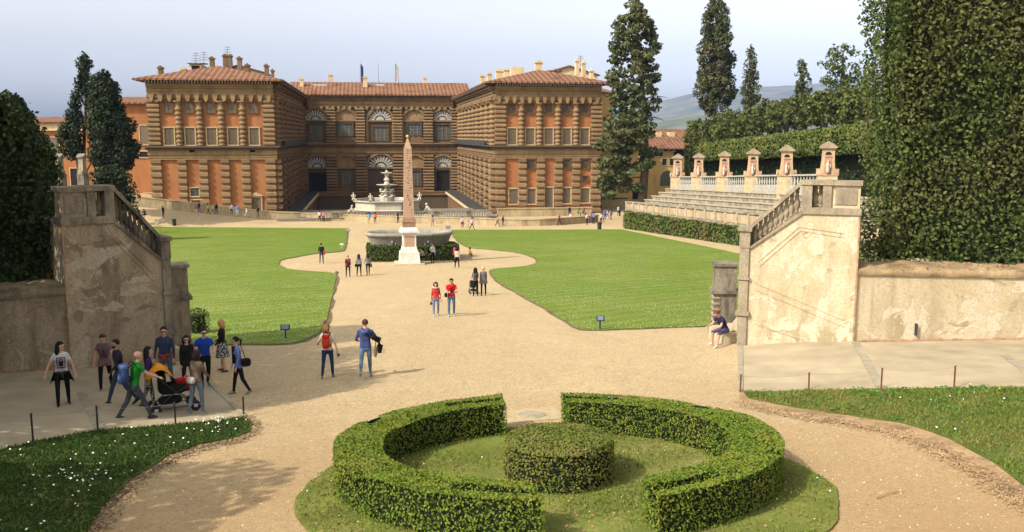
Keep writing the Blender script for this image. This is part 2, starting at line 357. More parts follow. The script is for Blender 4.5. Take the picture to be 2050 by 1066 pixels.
def crumbs(line, n, spread, size, m, name):
    L = [Vector((p[0], p[1])) for p in line]; P = []
    for _ in range(n):
        i = rng.integers(0, len(L)-1); q = L[i].lerp(L[i+1], rng.random()); P.append((q.x+rng.normal(0, spread), q.y+rng.normal(0, spread)))
    P = np.array([(x, y, zg(x, y)+.035) for x, y in P]); return tag(link(name, quads_mesh(name, leaf_quads(P, np.tile([0,-.2,1.], (n,1)), size, .35, .9, .6)), m), kind='stuff')
crumbs(bl_s[3:14], 2600, .13, .035, M_soild, 'soil_crumbs'); crumbs(br_s[7:], 3600, .16, .04, M_soil, 'soil_crumbs'); crumbs(bl_s[3:14], 1500, .14, .035, M_gravel, 'gravel_crumbs'); crumbs(br_s[7:], 2200, .18, .035, M_gravel, 'gravel_crumbs')
def grow(poly, d):
    n = len(poly); out = []
    for i in range(n):
        a = Vector(poly[i-1][:2]); b = Vector(poly[(i+1)%n][:2]); t = (b-a).normalized(); out.append((poly[i][0]+t.y*d, poly[i][1]-t.x*d))
    return out
for q, s_ in ((ll, -1), (lr, 1)): sheet('lawn_edge', grow([tuple(p) for p in q], s_*.16), .02, 1.2, M_soild, jag=.14)
for q in (bl, br): sheet('bank', [(p.x,p.y) for p in q], .06, .5, M_bank, skirt=.06, jag=.1)
RC = Vector((3.6,17.45))
rs = [(RC.x-.02+5.02*math.cos(t), RC.y-.9+4.6*math.sin(t)) for t in np.linspace(0, 2*math.pi, 64)[:-1]]
# the near side runs on towards the camera
sheet('topiary_turf', rs, .04, .5, M_turf, skirt=.04, jag=.12)
def blades(poly, dens, hgt, m, name='grass', shrink=0, clump=0.):
    A = np.array([(p[0], p[1]) for p in poly]); lo, hi = A.min(0), A.max(0); n = int((hi-lo).prod()*dens); g = rng.uniform(lo, hi, (n,2)); g = g[inside(A, g)]
    if clump:
        wv = wob(np.c_[g, np.zeros(len(g))], 1.5, 4.); g = g[wv+rng.normal(0,.35,len(g)) > -clump]
    z = np.array([zg(a, b) for a, b in g])+.06; n = len(g); P = np.c_[g, z]
    an = rng.uniform(0, 6.28, n); u = np.c_[np.cos(an), np.sin(an), np.zeros(n)]; h = hgt*rng.uniform(.5, 1.4, n); ln = rng.normal(0, .45, (n,2))
    top = P+np.c_[ln*h[:,None], h]; wd = (.011*rng.uniform(.7,1.6,n))[:,None]
    V = np.stack([P-u*wd, P+u*wd, (P+top)/2+u*wd*.9+np.c_[ln*h[:,None]*-.12, np.zeros(n)], top], 1)
    return link(name, quads_mesh(name, V), m)
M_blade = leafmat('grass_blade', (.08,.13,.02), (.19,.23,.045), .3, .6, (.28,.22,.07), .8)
M_blade_shade = leafmat('grass_blade_shaded', (.025,.055,.012), (.065,.115,.025), .3, .6)  # darker copy of the blade colour, the left bank's shade painted in
tag(blades([(p.x,p.y) for p in bl if p.y > 8], 900, .055, M_blade_shade), kind='stuff')
tag(blades([(p.x,p.y) for p in br], 650, .06, M_blade, clump=.5), kind='stuff')
tag(blades(rs, 330, .05, M_blade, clump=.1), kind='stuff')
def scatter_dots(poly, n, size, m, name, lift, spread=.5, clus=14):
    A = np.array([(p[0], p[1]) for p in poly]); lo, hi = A.min(0), A.max(0); c = rng.uniform(lo, hi, (clus,2))
    g = np.r_[c[rng.integers(0, clus, n)]+rng.normal(0, spread, (n,2)), rng.uniform(lo, hi, (n//2,2))]; g = g[inside(A, g)]; n = len(g)
    z = np.array([zg(a, b) for a, b in g])+lift*rng.uniform(.7,1.2,n); P = np.c_[g, z]; N = np.tile([0,-.35,1.], (n,1))
    return tag(link(name, quads_mesh(name, leaf_quads(P, N, size, .25, .95)), m), kind='stuff')
M_white = mat('daisy', (.75,.75,.7), .1); M_yel = mat('buttercup', (.75,.6,.05), .2)
scatter_dots([(p.x,p.y) for p in bl if p.y > 8], 750, .042, M_white, 'daisies', .15)
scatter_dots([(p.x,p.y) for p in br], 40, .05, M_white, 'daisies', .15, .5, 6); scatter_dots([(p.x,p.y) for p in br], 130, .04, M_yel, 'buttercups', .15, .4, 5)
scatter_dots(rs, 60, .03, M_white, 'daisies', .08)
M_weed = leafmat('weed', (.05,.11,.02), (.13,.24,.04), .3)
scatter_dots([(p.x,p.y) for p in br], 2600, .085, M_weed, 'weeds', .11, .35, 40)
M_dead = mat('dead_leaf', (.3,.17,.09), .4, 9)
scatter_dots(bl_s[:14] and [(p.x,p.y) for p in bl_s], 260, .05, M_dead, 'fallen_leaves', .06, .6, 20)
scatter_dots([(p.x,p.y) for p in br_s], 380, .05, M_dead, 'fallen_leaves', .06, .6, 20)
scatter_dots(rs, 300, .045, M_dead, 'fallen_leaves', .06, .5, 14)
M_peb = leafmat('pebble', (.2,.14,.08), (.55,.43,.28), 0, .9)
pp = [(-6,12),(12,12),(17,20),(11,29),(-4,29),(-5,22)]
scatter_dots(pp, 5200, .035, M_peb, 'pebbles', .008, 2.2, 60)
# ------------------------------------------------------------------ hills far off
def ridge(name, D, sil, depth, c, c2):
    mb = MB(); n = 70; m = 14; vs = []; X = [s[0] for s in sil]
    for i in range(n+1):
        px = X[0]+(X[-1]-X[0])*i/n; py = np.interp(px, X, [s[1] for s in sil])
        for j in range(m+1):
            t = j/m; y = D-depth*(1-t); d = ray(px, 272); x = d.x/d.y*D
            top = PY(px, py, D).z; z = -20+(top+20)*(t**.8)
            nz = mnoise.noise((x/500, y/500, 2))*.5+mnoise.noise((x/190, y/190, 7))*.25
            vs.append((x*(1-.0*t), y, z+nz*140*t*(1-t)*1.8+mnoise.noise((x/120, 0, 5))*10*t))
    for i in range(n+1): # back slope
        vs.append((vs[i*(m+1)+m][0], D+1500, -20))
    fs = [(i*(m+1)+j, (i+1)*(m+1)+j, (i+1)*(m+1)+j+1, i*(m+1)+j+1) for i in range(n) for j in range(m)]
    o = (n+1)*(m+1); fs += [(i*(m+1)+m, (i+1)*(m+1)+m, o+i+1, o+i) for i in range(n)]
    mb.add(vs, fs); nt = NT(name); col = nt.mix(nt.ramp(nt.noise(.004, 5, .7), .4, .62), c, c2); m_ = nt.done(col, 1, nt.bump(nt.noise(.012, 4, .7), .6, 30))
    return tag(mb.build(name, m_, None, True), kind='structure')
ridge('hills', 7000, [(1100,240),(1240,225),(1310,205),(1360,193),(1410,184),(1470,179),(1530,174),(1565,172),(1600,171),(1640,166),(1700,155),(1780,150),(1900,165),(2100,190)], 2600, (.05,.065,.035), (.15,.13,.08))
ridge('hills', 3800, [(1200,262),(1320,238),(1370,228),(1420,235),(1480,232),(1560,222),(1640,228),(1750,215),(2000,230)], 1400, (.05,.07,.03), (.13,.13,.07))
hb = MB(); hb.box(-9500,9500,-70,8900,-23,800); hz_ = hb.build('haze', None)
hm = bpy.data.materials.new('haze'); hm.use_nodes = True; t_ = hm.node_tree; t_.nodes.remove(t_.nodes['Principled BSDF']); pv = t_.nodes.new('ShaderNodeVolumePrincipled')
pv.inputs['Density'].default_value = HAZE; pv.inputs['Color'].default_value = (.40,.58,1,1); pv.inputs['Anisotropy'].default_value = -.35
t_.links.new(pv.outputs[0], t_.nodes['Material Output'].inputs['Volume']); hz_.data.materials.append(hm); tag(hz_, kind='stuff')
# ------------------------------------------------------------------ topiary ring
M_box = leafmat('box_leaf', (.085,.138,.016), (.16,.222,.026), .2, .5, (.22,.22,.034), 1.3)
M_core = mat('hedge_core', (.012,.017,.006), .4, 5)  # near-black, so shade between the leaves is put into the core colour
def ring_half(sgn, xe, label, notch):
    n, m = 44, 6; H = .78; W = .94; RX, RYY = 4.42, 3.95
    def pt(s, q):      # s along, q 0 outer .. 1 inner
        rx, ry = RX-W*q, RYY-W*q; a = math.acos((xe-RC.x)/rx); a2 = math.acos((xe-.42-RC.x)/rx) if sgn < 0 else a
        t0, t1 = a, (2*math.pi-a2) if sgn < 0 else -a
        t = t0+(t1-t0)*s; return RC.x+rx*math.cos(t), RC.y+ry*math.sin(t)
    mb = MB(); idx = {}
    def V(s, q, z):
        x, y = pt(s/n, q); o = wob(np.array([[x, y, z]]), 1.1, 2.)[0]*.06
        return (x+o, y+o*.7, zg(x, y)+.02+z+(o*.5 if z > .1 else 0))
    # side walls, top and ends as patches (welded later)
    def patch(fn, na, nb): mb.add([fn(i, j) for j in range(nb+1) for i in range(na+1)], [(j*(na+1)+i, j*(na+1)+i+1, (j+1)*(na+1)+i+1, (j+1)*(na+1)+i) for j in range(nb) for i in range(na)])
    def groove(i, q):
        # cleft between the two rows of box at the ends
        d = min(i, n-i); return .5*max(0, 1-(abs(q-.45)/.12)**3) if d < 6 else (.12 if i in (13,14,30) and q < .25 else 0)
    Q = [0,.1,.2,.3,.35,.40,.45,.50,.55,.6,1.0]
    patch(lambda i, j: V(i, 0, H*j/3), n, 3); patch(lambda i, j: V(i, 1, H*j/3), n, 3)
    patch(lambda i, j: (lambda p: (p[0], p[1], p[2]-groove(i, Q[j])))(V(i, Q[j], H)), n, 10)
    for i in (0, n): patch(lambda a, j: (lambda p: (p[0], p[1], p[2]-(groove(i, Q[a])*j/3)))(V(i, Q[a], H*j/3)), 10, 3)
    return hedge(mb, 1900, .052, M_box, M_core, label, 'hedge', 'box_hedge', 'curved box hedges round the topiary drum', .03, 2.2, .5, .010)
ring_half(-1, 3.0, 'left half of the clipped curved box hedge ring in the foreground', 1)
ring_half(1, 4.45, 'right half of the clipped curved box hedge ring in the foreground', 1)
M_drum = leafmat('drum_leaf', (.085,.115,.02), (.165,.19,.038), .2, .5, (.23,.18,.055), 1.6)
def drum(cx, cy, rx, ry, H, label):
    mb = MB(); n = 40; zb = zg(cx, cy)
    prof = [(1.0,0),(1.0,.3),(1.0,.6),(.985,.9),(.93,1),(.7,1.02),(.45,1.03),(.2,1.03),(.02,1.03)]
    vs = [(cx+rx*r*math.cos(2*math.pi*k/n), cy+ry*r*math.sin(2*math.pi*k/n), zg(cx, cy+ry*r*math.sin(2*math.pi*k/n))+z*H) for r, z in prof for k in range(n)]
    mb.add(vs, [(j*n+k, j*n+(k+1)%n, (j+1)*n+(k+1)%n, (j+1)*n+k) for j in range(len(prof)-1) for k in range(n)])
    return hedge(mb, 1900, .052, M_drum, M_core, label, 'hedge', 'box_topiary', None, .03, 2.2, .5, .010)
drum(3.57, 17.15, 1.09, 1.17, .86, 'round drum of clipped box in the middle of the curved hedges')
# ------------------------------------------------------------------ stair walls
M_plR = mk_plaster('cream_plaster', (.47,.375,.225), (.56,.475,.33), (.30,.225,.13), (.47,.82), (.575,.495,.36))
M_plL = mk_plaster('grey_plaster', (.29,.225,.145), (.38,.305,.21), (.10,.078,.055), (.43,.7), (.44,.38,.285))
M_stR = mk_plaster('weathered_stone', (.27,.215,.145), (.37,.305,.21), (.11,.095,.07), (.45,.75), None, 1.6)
M_stD = mk_plaster('mossy_shaded_stone', (.20,.165,.12), (.32,.27,.20), (.07,.06,.05), (.4,.65), None, 1.6)
M_brick = mat('brick', (.36,.215,.13), .4, 4, .5, 14)
def stair_wall(A, B, sc_, pl, st, label, side):
    L = (B-A).length; u = (B-A)/L; nrm = Vector((-u.y, u.x)) if side > 0 else Vector((u.y, -u.x))
    if nrm.y < 0: nrm = -nrm
    e = empty('stair_wall', (A.x, A.y, zg(A.x, A.y)), label, 'wall', 'stair walls flanking the court')
    def T(v): # (along, outward(-)/inward(+), z)
        p = A+u*(v[0]*sc_)+nrm*v[1]; return (p.x, p.y, v[2])
    D = .75; zb = -8.6; Z = lambda a: zg(*(A+u*a*sc_))
    mb = MB(); mb.prism([(0.02,zb),(3.78,zb),(3.78,-2.55),(1.96,-2.55),(.28,-3.86),(.02,-3.86)], 0, D, T)
    # return face of the wall going back under the hedge
    mb.box(3.06,3.775,D+.002,D+2.6,zb,-2.56,T)
    mb.build('wall', pl, e)
    m = MB(); m.box(1.9,3.82,-.07,D+.07,-2.62,-2.40,T); m.prism([(.22,-3.93),(.28,-3.80),(1.95,-2.49),(1.95,-2.64)], -.07, D+.07, T); m.build('base_rail', st, e)
    m = MB(); m.box(-.10,.26,-.10,D+.1,-3.86,-3.28,T); m.box(-.08,.24,-.08,D+.08,zb,-3.861,T); m.box(-.16,.32,-.16,D+.16,-3.28,-3.15,T); m.box(-.15,.31,-.15,D+.15,-6.25,-6.1,T); m.box(-.13,.29,-.13,D+.13,-4.98,-4.9,T); m.build('end_post', st, e)
    m = MB(); m.box(1.9,2.24,-.06,D+.06,-2.40,-1.64,T); m.box(1.86,2.9,-.10,D+.1,-1.64,-1.49,T); m.build('top_post', st, e)
    m = MB(); m.box(2.58,2.86,-.06,D+.06,-2.40,-1.642,T); m.build('top_post', st, e)
    m = MB(); m.box(2.862,3.76,.02,D-.02,-2.40,-1.64,T); m.build('parapet_panel', pl, e); m = MB(); m.box(2.9,3.82,-.08,D+.08,-1.64,-1.5,T); m.box(2.98,3.66,-.015,.018,-2.28,-1.76,T); m.build('coping', st, e)
    m = MB(); m.prism([(.2,-3.27),(.2,-3.12),(1.87,-1.5),(1.87,-1.66)], .02, D-.06, T); m.build('handrail', st, e)
    prof = lambda h: [(.055,0),(.075,.06*h),(.05,.1*h),(.06,.16*h),(.10,.3*h),(.095,.42*h),(.06,.62*h),(.045,.78*h),(.07,.84*h),(.045,.88*h),(.075,.95*h),(.075,h)]
    for k in range(9):
        a = .38+k*.168; z0 = -3.80+(a-.28)*(1.31/1.67)+.02; z1 = -3.24+(a-.2)*(1.62/1.67)
        b = MB(); b.lathe(a, .34, [(r*1.15, z0+z*(z1-z0)) for r, z in prof(1)], 9, T); b.build('baluster', st, e, True)
    for a in (2.33, 2.49):
        b = MB(); b.lathe(a, .34, [(r*1.25, -2.4+z*.76) for r, z in prof(1)], 9, T); b.build('baluster', st, e, True)
    # raised mouldings on the face
    m = MB()
    def strip(p, q, w=.03, d=.022):
        dx, dz = q[0]-p[0], q[1]-p[1]; l = math.hypot(dx, dz); px_, pz_ = -dz/l*w, dx/l*w
        m.add([T(v) for v in ((p[0]-px_,-d,p[1]-pz_),(q[0]-px_,-d,q[1]-pz_),(q[0]+px_,-d,q[1]+pz_),(p[0]+px_,-d,p[1]+pz_),(p[0]-px_,.01,p[1]-pz_),(q[0]-px_,.01,q[1]-pz_),(q[0]+px_,.01,q[1]+pz_),(p[0]+px_,.01,p[1]+pz_))], [(0,1,2,3),(0,4,5,1),(1,5,6,2),(2,6,7,3),(3,7,4,0)])
    for P_ in ([(.5,-4.35),(1.86,-3.05),(3.31,-3.22)],[(.56,-4.5),(1.9,-3.18),(3.31,-3.36)],[(.44,-5.05),(3.45,-6.16)],[(.45,-5.28),(3.46,-6.4)],[(.5,-6.5),(3.6,-7.38)]):
        for p, q in zip(P_, P_[1:]): strip(p, q)
    m.build('moulding', pl, e)
    m = MB(); m.box(3.745,3.80,-.02,.02,zb,-2.66,T); m.build('corner_bead', M_brick, e)
    return T
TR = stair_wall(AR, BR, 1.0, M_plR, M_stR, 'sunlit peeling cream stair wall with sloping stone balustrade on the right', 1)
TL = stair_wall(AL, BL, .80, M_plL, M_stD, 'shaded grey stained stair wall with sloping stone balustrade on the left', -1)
def retaining(A, B, pl, st, label, tb, z0, z1):
    u = (B-A).normalized(); n = Vector((-u.y, u.x)); n = n if n.y > 0 else -n
    L = (B-A).length; e = empty('retaining_wall', (A.x, A.y, zg(A.x, A.y)), label, 'wall')
    T = lambda v: (A.x+u.x*v[0]+n.x*v[1], A.y+u.y*v[0]+n.y*v[1], v[2])
    m = MB(); m.prism([(0.01,-9),(L,-9),(L,z1),(0.01,z0)], .06, .8, T); m.build('wall', pl, e)
    m = MB(); k = int(L/.16); rows = [(.0,-.07),(-.02,.0),(.0,.10),(.12,.17),(.45,.22),(.9,.26),(1.5,.25)]; vs = [] # uneven top of earth and mortar
    for i in range(k+1):
        for r_, (o_, h_) in enumerate(rows):
            j_ = mnoise.noise((i*.23, r_*.8, 3+A.x))*.10+mnoise.noise((i*.9, r_*2.1, 7+A.x))*.05
            vs.append(T((.01+L*i/k, o_+(j_*.5 if r_ in (1,2,3) else 0), z0+(z1-z0)*i/k+h_+(j_ if r_ > 1 else 0))))
    nr_ = len(rows); m.add(vs, [(i*nr_+j, (i+1)*nr_+j, (i+1)*nr_+j+1, i*nr_+j+1) for i in range(k) for j in range(nr_-1)]); m.build('coping', st, e, True)
    P_ = np.array([T((random.uniform(.1,min(L,9)), random.uniform(.05,1.2), z0+(z1-z0)*.2+random.uniform(.12,.26))) for _ in range(420)]); o_ = link('leaf_litter', quads_mesh('leaf_litter', leaf_quads(P_, np.tile([0,-.4,1.],(420,1)), .11, .6, .5)-np.array(e.location)), M_dead, e)
    m = MB(); k = int(L/.34)
    for i in range(k):
        p = A+u*(L*(i+.5)/k); z = zg(p.x, p.y)
        m.box(L*i/k+.012, L*(i+1)/k-.012, -.14, .07, z-.1, z+.07+random.uniform(-.02,.02), T, .01)
    m.build('brick_edging', M_brick, e); return e
side_n = [1]
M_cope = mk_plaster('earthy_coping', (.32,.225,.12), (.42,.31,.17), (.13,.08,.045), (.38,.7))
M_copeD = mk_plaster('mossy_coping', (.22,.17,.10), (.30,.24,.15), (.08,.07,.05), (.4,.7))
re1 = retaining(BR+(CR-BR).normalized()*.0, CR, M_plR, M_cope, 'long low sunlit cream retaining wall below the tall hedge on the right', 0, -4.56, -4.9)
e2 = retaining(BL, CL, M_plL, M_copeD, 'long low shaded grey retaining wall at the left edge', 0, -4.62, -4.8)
m = MB(); d_ = (CR-BR).normalized(); p_ = BR+d_*2.15; zz = zg(p_.x, p_.y)
m.box(p_.x-.02, p_.x+.02, p_.y-.06, p_.y+.06, zz+.22, zz+.62); m.build('drain_slot', mat('dark_iron', (.04,.035,.03)), re1)
for A_, B_, s_, pl_ in ((AR, BR, 1, M_plR), (AL, BL, .8, M_plL)):
    pass
# edging strips at ramp ends and across the ramps
def strip_thing(p, q, w, h, m, label):
    a = Vector((p.x, p.y)); b = Vector((q.x, q.y)); u = (b-a).normalized(); n = Vector((-u.y, u.x)); k = 5; mb = MB()
    for i in range(k):
        s0 = a.lerp(b, i/k); s1 = a.lerp(b, (i+1)/k); vs = []
        for s in (s0, s1):
            for o, z in ((-w,-.1),(w,-.1),(w,h),(-w,h)): vs.append((s.x+n.x*o, s.y+n.y*o, zg(s.x, s.y)+z))
        mb.add(vs, [(0,1,5,4),(1,2,6,5),(2,3,7,6),(3,0,4,7)]+([(0,3,2,1)] if i == 0 else [])+([(4,5,6,7)] if i == k-1 else []))
    o = mb.build('kerb_strip', m); return tag(o, label, 'kerb', 'stone strips across the ramps')
M_strip = mat('strip_stone', (.31,.265,.185), .3, 3, .2)
strip_thing(Vector((AR.x,AR.y-.15)), re_[0], .07, .06, M_strip, 'stone strip closing the end of the right ramp beside the gravel')
strip_thing(Vector((BR.x+.02,BR.y-.15)), G(1763,778), .13, .05, M_strip, 'stone strip crossing the right ramp from the wall corner')
strip_thing(G(2008,712), G(2095,776), .13, .05, M_strip, 'stone strip crossing the right ramp at the right edge')
strip_thing(Vector((AL.x+.75,AL.y-.25)), le_[0], .06, .06, M_strip, 'stone strip closing the end of the left ramp beside the gravel')
strip_thing(G(163,789), G(200,862), .12, .05, M_strip, 'stone strip crossing the left ramp behind the girl in white')
# steps behind the end posts and pedestals
M_step = mk_plaster('step_stone', (.42,.34,.22), (.52,.44,.30), (.2,.16,.1), (.5,.8))
def steps(T, sgn, label):
    e = empty('stone_steps', T((0,.9,-7.6)), label, 'steps', 'stone steps behind the stair walls')
    for k in range(9):
        z = zg(*T((.3,1.2,0))[:2]); m = MB(); m.box(-.75+k*.36, 3.0, .80, 2.5, z-.2 if k == 0 else z+.3*k-.02, z+.3*(k+1), T); m.build('step', M_step, e)
    return e
steps(TR, 1, 'stone steps rising behind the cream stair wall on the right'); steps(TL, -1, 'stone steps rising behind the shaded grey stair wall on the left')
def pedestal(x, y, label, st, pl, rz, sc_=1):
    z = zg(x, y); e = empty('stone_pedestal', (x, y, z), label, 'pedestal', 'stone pedestals at the foot of the stairs', rz)
    b = lambda nm, m, *a: (lambda q: link(nm, q.mesh(nm), m, e))(MB().box(*a))
    b('base', pl, -.42,.42,-.42,.42,-.2,1.62*sc_); b('plinth', st, -.5,.5,-.5,.5,-.2,.22)
    b('cornice', st, -.52,.52,-.52,.52,1.622*sc_,1.74*sc_); b('upper_block', st, -.40,.40,-.40,.40,1.742*sc_,2.66*sc_); b('cap', st, -.47,.47,-.47,.47,2.662*sc_,2.76*sc_)
    m = MB()
    for k in range(6): m.cbox(-.45,-.2,-.455,-.3,.25+k*.22,.25+k*.22+.17); m.cbox(-.455,-.3,-.45,.2,.25+k*.22,.25+k*.22+.17)
    link('quoin', m.mesh('quoin'), M_stR, e); return e
p_ = G(1455,692); pedestal(13.3, 33.2, 'weathered stone pedestal with painted-in shade beside the seated man', M_stD, M_stD, -.25)  # front's shade put into dark stone, lit edge into the paler quoins
pedestal(-7.0, 34.3, 'dark capped stone pedestal at the foot of the left stairs', M_stD, M_stR, .3, 1.12)
# ------------------------------------------------------------------ posts and wire, signs, bins, manhole
M_rust = mat('rusty_iron', (.13,.05,.03), .4, 8); M_dark = mat('black_iron', (.03,.028,.026), .3, 8); M_wire = mat('wire', (.25,.22,.18))
def post(px, py, h, label):
    p = G(px, py); m = MB(); m.tube([(0,0,-.15),(random.uniform(-.01,.01),0,h)], .022, 7); m.tube([(0,0,h),(0,0,h+.015)], [.03,.022], 7)
    o = m.build('iron_post', M_rust if px > 1000 else M_dark); o.location = p; tag(o, label, 'post', 'thin iron posts along the ramps'); return p+Vector((0,0,h-.03))
pl_ = [post(67,888,.66,'thin black iron post nearest the left edge'), post(196,864,.60,'thin black iron post at the end of the stone strip, behind the girl'), post(352,852,.58,'thin black iron post just in front of the stroller'), post(488,834,.5,'thin black iron post at the corner of the left ramp')]
pr_ = [post(1482,786,.5,'thin rusty post at the corner of the right ramp'), post(1619,782,.5,'thin rusty post second from the corner of the right ramp'), post(1764,780,.58,'thin rusty post at the end of the stone strip below the cream wall'), post(1910,780,.62,'thin rusty post nearest the right edge')]
for P_, lb in ((pl_, 'thin sagging wire strung between the black posts on the left'), (pr_, 'thin sagging wire strung between the rusty posts on the right')):
    m = MB(); pts = []
    for a, b in zip(P_, P_[1:]):
        for k in range(8): t = k/8; q = a.lerp(b, t); q.z -= .10*4*t*(1-t)*.6; pts.append(q)
    pts.append(P_[-1]); m.tube(pts, .004, 4); tag(m.build('wire', M_wire), lb, 'wire')
M_sign = mat('sign_blue', (.03,.05,.09), .2); M_signl = mat('sign_text', (.35,.4,.5), .2); M_signp = mat('sign_pale', (.4,.45,.5), .2)
def sign(px, py, h, wd, label, m1=M_sign, m2=M_signl, tilt=.5):
    p = G(px, py); e = empty('lawn_sign', p, label, 'sign', 'small signs on stakes in the lawn', random.uniform(-.15,.15))
    q = MB(); q.tube([(0,.0,-.1),(0,.0,h*.75)], .035, 6); link('stake', q.mesh('stake'), m1, e)
    q = MB(); c, s = math.cos(tilt), math.sin(tilt); T = lambda v: (v[0], -.03+v[1]*c+v[2]*s-.03, h*.8+v[2]*c-v[1]*s)
    q.box(-wd/2,wd/2,-.02,.02,-wd*.3,wd*.3,T); link('board', q.mesh('board'), m1, e)
    q = MB()
    for k in range(4): q.box(-wd*.38,wd*(.38-.1*(k%2)),-.026,-.021,wd*(.17-.11*k),wd*(.215-.11*k),T)
    link('text_lines', q.mesh('text_lines'), m2, e); return e
sign(572,680,.62,.36,'small blue sign on a stake at the near corner of the left lawn'); sign(1201,661,.62,.36,'small dark sign on a stake at the near edge of the right lawn')
sign(684,497,.5,.36,'small pale sign facing away on the left lawn near the stone basin', M_signp, M_signp); sign(697,470,.7,.5,'small brown sign at the far corner of the left lawn', mat('sign_brown',(.22,.14,.08)), M_signl)
sign(897,466,.9,.6,'small dark sign on a stake at the far corner of the right lawn'); sign(315,453,.5,.5,'small brown sign by the far left end of the left lawn', mat('sign_brown',(.22,.14,.08)), M_signl)
M_bin = mat('bin_green', (.02,.035,.025), .3)
def bin_(px, py, h, label):
    p = G(px, py); e = empty('litter_bin', p, label, 'bin', 'dark litter bins on the far gravel'); r = h*.3
    q = MB(); q.lathe(0,0,[(r*.85,0),(r*.9,.05),(r,h*.8),(r*1.08,h*.82),(r*1.08,h*.86)],12); link('body', q.mesh('body'), M_bin, e)
    q = MB(); q.lathe(0,0,[(r*1.0,h*.861),(r*.9,h*.95),(r*.4,h)],12); link('lid', q.mesh('lid'), M_dark, e)
bin_(349,452,1.0,'dark green litter bin at the far edge of the left lawn'); bin_(1200,460,1.0,'dark green litter bin at the far edge of the right lawn')
p = G(1065,832); e = empty('manhole_cover', p, 'pale round stone manhole cover set in the gravel behind the hedges', 'manhole cover', None, .1)
q = MB(); sl_ = -.055; T = lambda v: (v[0], v[1], v[2]+v[1]*sl_); q.lathe(0,0,[(.36,-.05),(.36,.03),(.33,.035)],28,T); link('lid', q.mesh('lid'), M_strip, e)
q = MB(); q.box(-.75,.75,-.6,.62,-.06,.022,T); link('slab', q.mesh('slab'), mat('slab_stone', (.40,.31,.18), .25, 4, .3), e)
q = MB(); a = G(1755,1000); b = G(1812,985); q.tube([a+Vector((0,0,.02)), a.lerp(b,.4)+Vector((0,.03,.04)), b+Vector((0,0,.03))],[.012,.01,.006],5); q.tube([a.lerp(b,.6)+Vector((0,.02,.035)), a.lerp(b,.8)+Vector((.02,.16,.05))],[.007,.003],4); tag(q.build('twig', M_soil), 'fallen twig lying on the gravel right of the hedges', 'twig')
q = MB(); M_rock = mat('rock', (.16,.12,.08), .4, 5, .5)
for px, py, r, lb in ((646,650,.16,'small dark stone at the edge of the left lawn beside the backpack'), (674,548,.16,'small dark stone at the lawn corner near the woman in maroon')):
    q = MB(); q.ball((0,0,.06), r, 8, (1,.8,.9)); o = q.build('edging_stone', M_rock); o.location = G(px, py); tag(o, lb, 'stone', 'dark edging stones')
# ------------------------------------------------------------------ obelisk
M_gran = NT('pink_granite'); c_ = M_gran.mix(M_gran.ramp(M_gran.noise(16,4,.8), .35, .7), (.43,.28,.19), (.34,.21,.14)); c_ = M_gran.mix(M_gran.ramp(M_gran.noise(5,5,.8,.0,None,(1,1,.8)), .52, .75), c_, (.2,.11,.075)); M_gran = M_gran.done(c_, .7, M_gran.bump(M_gran.noise(6,4,.8), .6, .06))
M_marb = mk_plaster('white_marble', (.58,.54,.46), (.68,.64,.57), (.4,.35,.27), (.5,.8))
M_gold = mat('gilt', (.8,.5,.12), .1, rough=.3, metal=.8); M_brownst = mat('brown_stone', (.30,.18,.11), .3, 3, .3)
ox, oy = 3.12, 76.4; oz = zg(ox, oy); e = empty('obelisk', (ox, oy, oz), 'pink granite obelisk on a white marble pedestal before the stone basin', 'obelisk')
def pc(nm, m, *bx, taper=0):
    q = MB(); q.box(*bx, taper=taper); return link(nm, q.mesh(nm), m, e)
pc('step', M_step, -1.22,1.22,-1.2,1.2,-.3,.16); pc('plinth', M_marb, -.86,.86,-.86,.86,.162,.95, taper=.06)
q = MB(); q.box(-.80,.80,-.80,.80,.952,1.05); q.box(-.7,.7,-.7,.7,1.052,1.5,taper=.12); q.box(-.56,.56,-.56,.56,1.502,2.55); link('die', q.mesh('die'), M_marb, e)
q = MB(); q.box(-.40,.40,-.575,-.558,1.3,2.42); link('panel', q.mesh('panel'), M_gran, e)
q = MB(); q.box(-.62,.62,-.62,.62,2.552,2.68); q.box(-.80,.80,-.80,.80,2.682,2.84,taper=-.0); q.box(-.74,.74,-.74,.74,2.842,3.1,taper=.14); link('cornice', q.mesh('cornice'), M_marb, e)
q = MB(); q.box(-.53,.53,-.53,.53,3.102,3.52); q.box(-.58,.58,-.58,.58,3.522,3.64); q.box(-.48,.48,-.48,.48,3.642,3.9,taper=.02); link('foot_block', q.mesh('foot_block'), M_brownst, e)
q = MB(); q.box(-.43,.43,-.43,.43,3.902,9.55,taper=.13); q.box(-.30,.30,-.30,.30,9.552,10.35,taper=.26); link('shaft', q.mesh('shaft'), M_gran, e)
shaft = bpy.data.objects['shaft']; q = MB() # carved signs down the faces
for k in range(26):
    z = 4.3+k*.2; hw = .43-.13*(z-3.9)/5.65
    for j in range(2):
        x = random.uniform(-hw*.5, hw*.4); q.box(x, x+random.uniform(.06,.2), -hw-.006, -hw+.02, z, z+random.uniform(.04,.13))
M_carv = mat('carved_granite', (.27,.17,.115)); bm = bmesh.new(); bm.from_mesh(shaft.data); n0 = len(bm.faces); m2 = q.mesh('tmp'); bm.from_mesh(m2); bm.faces.ensure_lookup_table()
for f in bm.faces[n0:]: f.material_index = 1
bm.to_mesh(shaft.data); bm.free(); shaft.data.materials.append(M_carv)
q = MB(); q.ball((0,0,10.5), .13, 12); link('gilt_ball', q.mesh('gilt_ball', smooth=True), M_gold, e)
